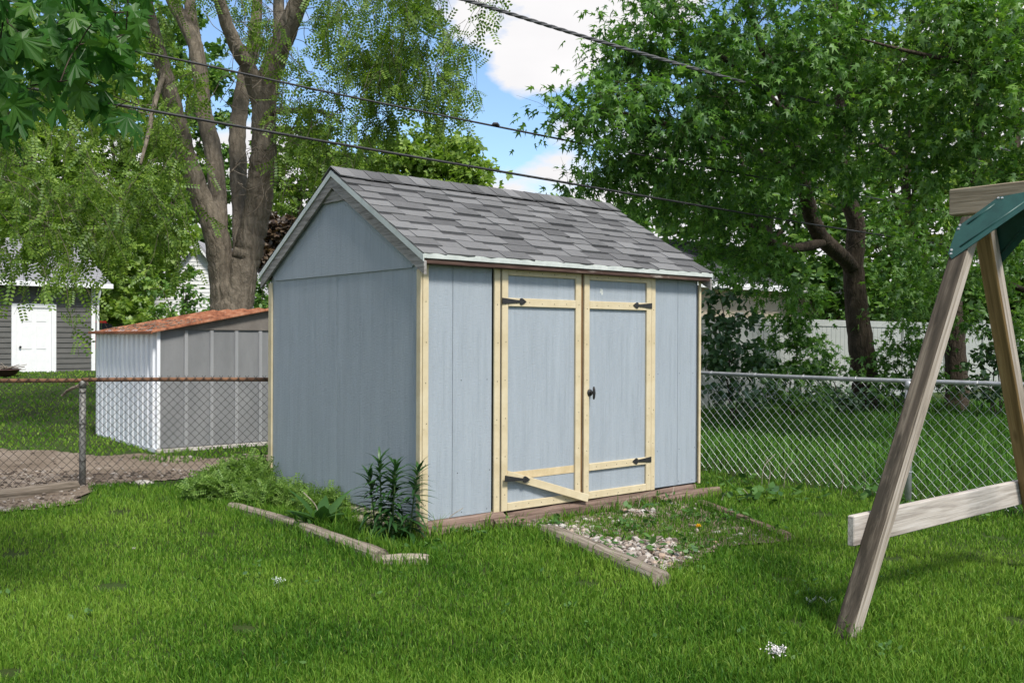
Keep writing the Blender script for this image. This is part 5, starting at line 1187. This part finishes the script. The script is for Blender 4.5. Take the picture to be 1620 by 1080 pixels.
# ------------------------------------------------------------------ grass
def patchn(x, y, s, p=0.0): return (np.sin(x*1.3*s+p)+np.sin(y*1.7*s+1.3+p)+np.sin((x+y)*0.9*s+2.1+p)+np.sin((x-1.6*y)*1.1*s+0.7+p)+0.6*np.sin(x*3.1*s+y*2.3*s))/4.6
def seg_dist(x, y, p, q):
    d = q-p; L2 = float(d@d); t = np.clip(((x-p[0])*d[0]+(y-p[1])*d[1])/L2, 0, 1); return np.hypot(x-p[0]-t*d[0], y-p[1]-t*d[1])
XF = float(to_shed(*pr[:2])[0])
def blades(name, N, r0, r1, mat, label, tall=False, half=0.80, wmul=1.0, lawn=True):
    r = r0*(r1/r0)**rng.uniform(0, 1, N) if r1/r0 > 3.2 else rng.uniform(r0, r1, N); a = rng.uniform(-half, half, N)
    x, y = r*np.sin(a), r*np.cos(a); A_, B_ = to_shed(x, y)
    right = A_ > XF-0.06
    ok = (right == tall)
    ok &= ~((A_ > -0.01) & (A_ < 3.06) & (B_ > -0.005) & (B_ < 2.5))
    inpath = in_poly(x+0.10*np.sin(5*y+3*x), y+0.08*np.sin(7*x), PATH)
    ok &= ~inpath | (patchn(x, y, 1.6, 2.0) > 0.42)
    ing = in_poly(x, y, GRAVEL); ok &= ~ing | ((patchn(x, y, 3.2, 0.5) > -0.35) & (seg_dist(x, y, gp(872, 842)[:2], gp(1040, 915)[:2]) > 0.18+0.10*np.sin(9*x)+0.06*np.sin(23*y)))
    for p, q, wd in TIMBERS: ok &= seg_dist(x, y, p, q) > wd*0.46
    mx_, my_ = (x-MP[0])*C_+(y-MP[1])*S_, -(x-MP[0])*S_+(y-MP[1])*C_
    ok &= ~((mx_ > -0.02) & (mx_ < mw) & (my_ > -0.05) & (my_ < ml))
    g1, g2 = (x-GR[0])*C_+(y-GR[1])*S_, -(x-GR[0])*S_+(y-GR[1])*C_; ok &= ~((g1 > -GLn-.2) & (g1 < 0.1) & (g2 > -0.05))
    ok &= ~((right) & (to_shed(x, y)[1]-to_shed(*fl)[1] > 0.0))
    bare = patchn(x, y, 5.0, 4.0); ok &= (bare < 0.72) | tall
    x, y, r = x[ok], y[ok], r[ok]; n = len(x)
    P1 = patchn(x, y, 1.0); P2 = patchn(x, y, 3.7, 1.0)
    if tall: h = rng.uniform(0.10, 0.24, n)*(1+0.35*P1); h *= np.clip(0.55+(to_shed(x, y)[0]-XF)*1.5, 0.55, 1.15)
    else:
        h = rng.uniform(0.032, 0.064, n)*(1+0.28*P1+0.25*P2)
        near = np.full(n, 9.0)
        for p, q, wd in TIMBERS: near = np.minimum(near, seg_dist(x, y, p, q)-wd*0.5)
        ab = to_shed(x, y); near = np.minimum(near, np.where((ab[0] < XF), np.abs(ab[0]-XF), 9))
        near = np.minimum(near, seg_dist(x, y, P0[:2], P0[:2]+0.01)*1.2)
        h *= 1+1.9*np.clip(1-near/0.14, 0, 1)*rng.uniform(0.2, 1, n)
        bed = in_poly(x, y, BED); h = np.where(bed, h*1.5, h)
    wd_ = rng.uniform(0.0019, 0.0036, n)*wmul*(1+np.clip(r-5, 0, 40)*0.09)
    th = rng.uniform(0, 2*np.pi, n); ld = rng.uniform(0, 2*np.pi, n); ln = h*rng.uniform(0.05, 0.75, n)
    z = gz(x, y)-0.006; sx, sy = np.cos(th)*wd_, np.sin(th)*wd_; lx, ly = np.cos(ld)*ln, np.sin(ld)*ln
    V = np.zeros((n, 5, 3)); B0 = np.stack([x, y, z], 1)
    V[:, 0] = B0+np.stack([-sx, -sy, 0*z], 1); V[:, 1] = B0+np.stack([sx, sy, 0*z], 1)
    V[:, 2] = B0+np.stack([lx*.35+sx*.8, ly*.35+sy*.8, h*.6], 1); V[:, 3] = B0+np.stack([lx*.35-sx*.8, ly*.35-sy*.8, h*.6], 1)
    V[:, 4] = B0+np.stack([lx, ly, h*(1-0.25*ln/h)], 1)
    k = np.arange(n)[:, None]*5
    g = Geo().add(V.reshape(-1, 3), np.concatenate([k, k+1, k+2, k+3], 1), np.concatenate([k+3, k+2, k+4], 1))
    print(name, n)
    return tag(g.obj(name, mat), label, 'grass', kind='stuff')
GRS = mat_leaf('lawn_grass', (0.034, 0.105, 0.010), (0.090, 0.205, 0.018), (0.215, 0.345, 0.045), 0.34, 0.01, 0.50, 0.42, 1.6, -0.46, (0.27, 0.38, 0.07))
GRT = mat_leaf('long_grass', (0.034, 0.100, 0.012), (0.065, 0.175, 0.020), (0.13, 0.27, 0.035), 0.34, 0.015, 0.9)
blades('lawn_grass', 430000, 2.7, 10.6, GRS, 'short mown green lawn grass around the blue shed', wmul=1.0)
blades('far_lawn_grass', 95000, 10.6, 34.0, GRS, 'green lawn grass beyond the rusty fence', wmul=2.0)
blades('long_grass', 80000, 7.0, 22.0, GRT, 'long green grass behind the silver chain link fence', tall=True, wmul=1.6)

# ------------------------------------------------------------------ gravel, bark litter
def pebbles(name, pts, size, mat, label, cat):
    bm = bmesh.new(); bmesh.ops.create_icosphere(bm, subdivisions=1, radius=1.0); bv = np.array([v.co[:] for v in bm.verts]); bf = np.array([[v.index for v in f.verts] for f in bm.faces]); bm.free()
    n = len(pts); s = size*np.exp(rng.normal(0, 0.35, n)); sc = np.stack([s*rng.uniform(.8, 1.3, n), s*rng.uniform(.6, 1.0, n), s*rng.uniform(.4, .75, n)], 1)
    v = bv[None]*(1+rng.normal(0, 0.12, (n, len(bv), 1)))*sc[:, None]; a = rng.uniform(0, 6.28, n); c, s_ = np.cos(a)[:, None], np.sin(a)[:, None]
    v = np.stack([v[..., 0]*c-v[..., 1]*s_, v[..., 0]*s_+v[..., 1]*c, v[..., 2]+0.3*v[..., 0]*rng.normal(0, .5, (n, 1))], -1)+pts[:, None]
    v[..., 2] += (sc[:, 2]*0.5)[:, None]
    g = Geo().add(v.reshape(-1, 3), tris=(bf[None]+(np.arange(n)*len(bv))[:, None, None]).reshape(-1, 3))
    return tag(g.obj(name, mat), label, cat, kind='stuff')
def mat_pebble():
    m = NM('pebbles'); r = m.island(); b = m.noise(m.coords((40, 40, 40)), 1, 3, 0.6)
    col = m.ramp(r, [(0.0, (0.10, 0.08, 0.065)), (0.3, (0.24, 0.19, 0.155)), (0.6, (0.36, 0.32, 0.285)), (0.85, (0.55, 0.52, 0.48)), (1.0, (0.36, 0.23, 0.14))])
    return m.bsdf(m.mix(m.math('MULTIPLY', b, 0.3), col, (0.2, 0.17, 0.14)), 0.8, m.bump(b, 0.2, 0.003))
def sample_poly(poly, n):
    lo, hi = poly.min(0), poly.max(0); out_ = []
    while len(out_) < n:
        p = rng.uniform(lo, hi, (n*3, 2)); out_ += list(p[in_poly(p[:, 0], p[:, 1], poly)])
    return np.array(out_[:n])
q1, q2 = gp(872, 842)[:2], gp(1040, 915)[:2]
pp = sample_poly(GRAVEL, 9000); dd = seg_dist(pp[:, 0], pp[:, 1], q1, q2); pb = patchn(pp[:, 0], pp[:, 1], 3.2, 0.5)
keep = (rng.uniform(size=len(pp)) < np.clip(1.3-dd*4.2, 0.03, 1)) | ((pb < -0.33) & (rng.uniform(size=len(pp)) < 0.45))
pp = pp[keep & (dd > 0.05)]; print('pebbles', len(pp))
hz_ = 0.012+0.035*np.clip(1-seg_dist(pp[:, 0], pp[:, 1], q1, q2)/0.4, 0, 1)*rng.uniform(0.2, 1, len(pp))
pebbles('gravel', np.column_stack([pp, gz(pp[:, 0], pp[:, 1])+hz_]), 0.014, mat_pebble(), 'pale mixed gravel before the shed doors, overgrown with grass', 'gravel')
def mat_mulch():
    m = NM('bark_chips'); r = m.island(); col = m.ramp(r, [(0.0, (0.04, 0.03, 0.022)), (0.6, (0.12, 0.09, 0.07)), (1.0, (0.36, 0.32, 0.28))]); return m.bsdf(col, 0.9)
mp_ = sample_poly(PATH, 6000); dk = patchn(mp_[:, 0], mp_[:, 1], 1.1, 0.4); fr_ = gp(0, 760)[1]
mp_ = mp_[(mp_[:, 1] < 9.9+0.25*dk) | (rng.uniform(size=len(mp_)) < 0.10)]
pebbles('bark_litter', np.column_stack([mp_, gz(mp_[:, 0], mp_[:, 1])+0.010]), 0.015, mat_mulch(), 'dark bark chips and dead leaves on the dirt strip', 'litter')

# ------------------------------------------------------------------ bed plants
LILY = objleaf_mat('lily_leaf', (0.018, 0.060, 0.016), (0.032, 0.092, 0.022), (0.055, 0.14, 0.035), 0.28, 0.03)
STEM = mat_plain('green_stem', (0.05, 0.09, 0.025), (0.09, 0.14, 0.04), 12, 0.6, 0.1)
def blade_leaf(n=6, w_=0.075, arch=0.35, fold=0.25):
    V = []; F4 = []
    for i in range(n+1):
        t = i/n; ww = w_*math.sin(math.pi*min(1, 0.10+0.9*t)**0.8) if t < 1 else 0.002; y = t; z = 0.22*t-arch*t*t
        V += [(-ww, y, z+fold*ww), (0, y, z), (ww, y, z+fold*ww)]
    for i in range(n):
        a = i*3; F4 += [(a, a+1, a+4, a+3), (a+1, a+2, a+5, a+4)]
    return np.array(V), F4
lv, lq = blade_leaf(6, 0.095); lily_leaf = Geo().add(lv, lq).mesh('leaf', LILY, True); lv2, lq2 = blade_leaf(6, 0.065, 0.65); lily_leaf2 = Geo().add(lv2, lq2).mesh('leaf', LILY, True)
lb = gp(615, 862); lil = empty('lily_plant', lb, 0, 'dark green lily clump with narrow whorled leaves at the shed corner', 'plant')
for (dx, dy, hh, lx, ly, nl_) in ((-0.05, 0.02, 0.60, -0.02, 0, 62), (0.03, -0.03, 0.57, 0.02, 0.0, 60), (-0.10, 0.07, 0.48, -0.05, 0.0, 46), (0.14, 0.03, 0.53, 0.06, 0.02, 56), (0.01, 0.09, 0.50, 0.01, 0.03, 48)):
    t = np.linspace(0, 1, 8); P = np.stack([dx+lx*t**1.5, dy+ly*t, hh*t], 1); st_ = Geo().tube(P, np.linspace(0.007, 0.004, 8), 6).obj('stem', STEM, lil, smooth=True)
    for k in range(nl_):
        u = 0.10+0.90*(k/nl_)**0.85; a = k*2.399+rng.uniform(-.3, .3); p = np.array([np.interp(u, t, P[:, i]) for i in range(3)])
        el = R(-8+62*u**3+rng.uniform(-10, 10)); s = rng.uniform(0.15, 0.195)*(1-0.35*u**5)
        tip = np.array([math.cos(a)*math.cos(el), math.sin(a)*math.cos(el), math.sin(el)]); o = link('leaf', lily_leaf if k % 3 else lily_leaf2, st_, loc=p); o.rotation_euler = basis(tip, np.array([0, 0, 1.0])+0.01).to_euler(); o.scale = (s, s, s)
# broad leaved dock plants
DOCK = objleaf_mat('dock_leaf', (0.035, 0.095, 0.025), (0.065, 0.15, 0.040), (0.10, 0.20, 0.055), 0.3, 0.02)
dv, dq = blade_leaf(7, 0.20, 0.45, -0.25); dv[:, 0] += 0.015*np.sin(dv[:, 1]*25); dock_leaf = Geo().add(dv, dq).mesh('leaf', DOCK, True)
def rosette(px, py, n, size, label, el0=35, name='dock_plant', z=0.0, mesh=None, stalk=None, group=None):
    c = gp(px, py); c[2] = float(gz(c[0], c[1])); e = empty(name, c, 0, label, 'plant', group)
    for k in range(n):
        a = k*2.4+rng.uniform(-.4, .4); el = R(el0+rng.uniform(-18, 22)); s = size*rng.uniform(0.7, 1.2); tip = np.array([math.cos(a)*math.cos(el), math.sin(a)*math.cos(el), math.sin(el)])
        o = link('leaf', mesh or dock_leaf, e, loc=(0, 0, 0.01)); o.rotation_euler = basis(tip, np.array([0, 0, 1.0])+0.01).to_euler(); o.scale = (s, s, s)
    if stalk: Geo().tube(catmull([(0, 0, 0), (stalk[0]*.3, 0.02, stalk[1]*.6), (stalk[0], 0.03, stalk[1])], 5), 0.004, 5).obj('dead_stalk', MT['timber_pale'], e)
    return e
rosette(508, 836, 9, 0.33, 'broad leaved dock plant in the bed beside the lilies', 42, stalk=(-0.14, 0.26))
rosette(417, 768, 3, 0.34, 'upright dock leaf against the far corner of the blue gable', 68)
rosette(462, 785, 3, 0.20, 'small dark dock leaf against the blue gable wall', 60)
rosette(548, 828, 6, 0.16, 'low broad weed tucked behind the bed timber', 30)
rosette(445, 800, 6, 0.15, 'low broad weed among the ferny growth in the bed', 35)
# ferny bright plants at the bed's far end
FERN = mat_leaf('ferny_leaves', (0.085, 0.175, 0.028), (0.160, 0.280, 0.050), (0.27, 0.40, 0.10), 0.40, 0.02, 2.0)
def ferny(px, py, rx, ry, h, n, label, leaf=FERN, name='ferny_plant', size=0.05, group=None):
    c = gp(px, py); c[2] = float(gz(c[0], c[1])); e = empty(name, c, 0, label, 'plant', group); st_, lf_ = Geo(), Geo()
    for k in range(n):
        a, q_ = rng.uniform(0, 6.28), math.sqrt(rng.uniform()); bx, by = rx*q_*math.cos(a), ry*q_*math.sin(a); hh = h*(1-0.45*q_*q_)*rng.uniform(0.7, 1.1)
        tp = np.array([bx*1.25+rng.normal(0, .03), by*1.25+rng.normal(0, .03), hh]); b0 = np.array([bx*.7, by*.7, 0]); P = catmull([b0, (b0+tp)/2+rng.normal(0, .02, 3), tp], 4); st_.tube(P, 0.0022, 3, cap=False)
        m_ = 11; u = rng.uniform(0.25, 1, m_); pp_ = np.stack([np.interp(u, np.linspace(0, 1, len(P)), P[:, i]) for i in range(3)], 1)
        tip = rng.normal(0, .8, (m_, 3)); tip[:, 2] += 0.2; nr = rng.normal(0, .5, (m_, 3)); nr[:, 2] += 1
        leaves(lf_, PINN, pp_, tip, nr, rng.uniform(.7, 1.3, m_)*size)
    st_.obj('stems', STEM, e)['kind'] = 'stuff'; lf_.obj('foliage', leaf, e)['kind'] = 'stuff'; return e
GF = 'ferny plants crowding the bed by the gable wall'
ferny(388, 782, 0.30, 0.22, 0.34, 120, 'bright ferny plant mounded at the far corner of the blue shed', size=0.11)
ferny(345, 790, 0.26, 0.20, 0.22, 80, 'low bright ferny plant spilling onto the lawn beyond the bed timber', size=0.10)
ferny(440, 800, 0.25, 0.18, 0.22, 70, 'low ferny plant under the gable wall by the pale bed timber', size=0.09)
ferny(520, 815, 0.22, 0.14, 0.20, 60, 'ferny plant between the dock plant and the gable wall', size=0.09)
# small round leaved weeds: gravel patch, bed, fence foot, lawn
WEED = mat_leaf('weed_leaves', (0.035, 0.095, 0.025), (0.070, 0.16, 0.035), (0.13, 0.24, 0.06), 0.32, 0.02, 3.0)
def weeds(pts, label, size, n, hgt):
    lf_ = Geo()
    for x, y in pts:
        m_ = n; a = rng.uniform(0, 6.28, m_); el = rng.uniform(0.1, 1.2, m_); tip = np.stack([np.cos(a)*np.cos(el), np.sin(a)*np.cos(el), np.sin(el)*.6], 1); nr = rng.normal(0, .35, (m_, 3)); nr[:, 2] += 1
        pos = np.stack([x+rng.normal(0, .03, m_), y+rng.normal(0, .03, m_), float(gz(x, y))+hgt*rng.uniform(.1, 1, m_)], 1)
        leaves(lf_, OVAL, pos, tip, nr, size*rng.uniform(.6, 1.3, m_))
    return tag(lf_.obj('weeds', WEED), label, 'weeds', kind='stuff')
wp = np.concatenate([sample_poly(GRAVEL, 42), [gp(px, py)[:2] for px, py in ((800, 836), (822, 838), (745, 850), (715, 850), (765, 856), (870, 838), (985, 862), (1000, 905), (965, 875))]])
weeds(wp, 'broad leaved weeds scattered through the gravel patch', 0.055, 9, 0.08)
weeds(np.concatenate([[gp(px, py)[:2] for px, py in zip(rng.uniform(1120, 1420, 16), rng.uniform(768, 802, 16))], [gp(px, py)[:2] for px, py in zip(rng.uniform(1460, 1640, 9), rng.uniform(806, 826, 9))]]), 'leafy weeds along the foot of the silver fence', 0.085, 8, 0.12)
weeds([gp(px, py)[:2] for px, py in zip(rng.uniform(0, 1600, 36), rng.uniform(900, 1075, 36))], 'clover and plantain leaves scattered in the mown lawn', 0.032, 5, 0.05)
weeds(sample_poly(BED, 34), 'small weeds filling the timber edged bed', 0.05, 8, 0.10)
# dry seed stalks
dry = Geo()
for px, py, hh in ((1205, 770, .32), (1215, 772, .30), (1240, 772, .28), (1330, 785, .30), (1366, 780, .22), (1060, 800, .16), (1010, 806, .16), (985, 806, .12), (1140, 800, .14), (650, 856, .12), (705, 846, .20), (1180, 796, .12)):
    c = gp(px, py); a = rng.uniform(0, 6.28); dry.tube(catmull([c, c+[0.02, 0, hh*.6], c+[0.03+0.10*math.cos(a), 0.05*math.sin(a), hh]], 4), 0.0028, 4, cap=False)
tag(dry.obj('dry_stalks', MT['timber_pale']), 'dry straw coloured stalks poking out of the grass', 'stalks', kind='stuff')
# a dandelion, a white blossom, a silvery weed
def flower(px, py, hgt, rad, col, label, name, petals=26, layers=2, ball=False):
    c = gp(px, py); c[2] = float(gz(c[0], c[1])); e = empty(name, c, 0, label, 'flower'); Geo().tube([(0, 0, 0), (0.004, 0, hgt*.6), (0, 0.004, hgt)], 0.003, 5).obj('stem', STEM, e)
    g = Geo(); m_ = petals*layers; a = rng.uniform(0, 6.28, m_); el = np.repeat(np.linspace(0.15, 1.1, layers), petals) if not ball else rng.uniform(-1.2, 1.5, m_); tip = np.stack([np.cos(a)*np.cos(el), np.sin(a)*np.cos(el), np.sin(el)], 1)
    leaves(g, RHOMB, np.tile([0, 0, hgt], (m_, 1))+rng.normal(0, (.6 if ball else .12)*rad, (m_, 3))*[1.4, 1, .7], tip, rng.normal(0, .3, (m_, 3))+[0, 0, 1], np.full(m_, rad*(.45 if ball else 1))*rng.uniform(.8, 1.1, m_)); g.obj('petals', mat_plain(name+'_petal', *col, 9, 0.7, 0.1), e)['kind'] = 'stuff'; return e
flower(1105, 846, 0.07, 0.022, ((0.75, 0.45, 0.02), (0.85, 0.58, 0.03)), 'yellow dandelion flower in the grassy gravel', 'dandelion', 24, 3)
flower(1228, 1048, 0.060, 0.024, ((0.62, 0.58, 0.57), (0.78, 0.74, 0.73)), 'fluffy white blossom lying in the front lawn', 'white_blossom', 60, 3, True)
flower(440, 936, 0.07, 0.020, ((0.45, 0.50, 0.44), (0.6, 0.65, 0.58)), 'pale dandelion seed head standing in the open lawn', 'dandelion_clock', 30, 2, True)
SILV = objleaf_mat('silver_leaf', (0.20, 0.25, 0.20), (0.32, 0.37, 0.32), (0.40, 0.45, 0.40), 0.2, 0.03)
sv, sq = blade_leaf(5, 0.22, 0.3, -0.2); silv = Geo().add(sv, sq).mesh('leaf', SILV, True)
rosette(1283, 962, 7, 0.055, 'silvery leaved weed in lawn by the swing set leg, larger tuft', 45, name='silver_weed', mesh=silv)
rosette(1308, 960, 6, 0.050, 'silvery leaved weed touching the swing set leg, smaller tuft', 45, name='silver_weed', mesh=silv)
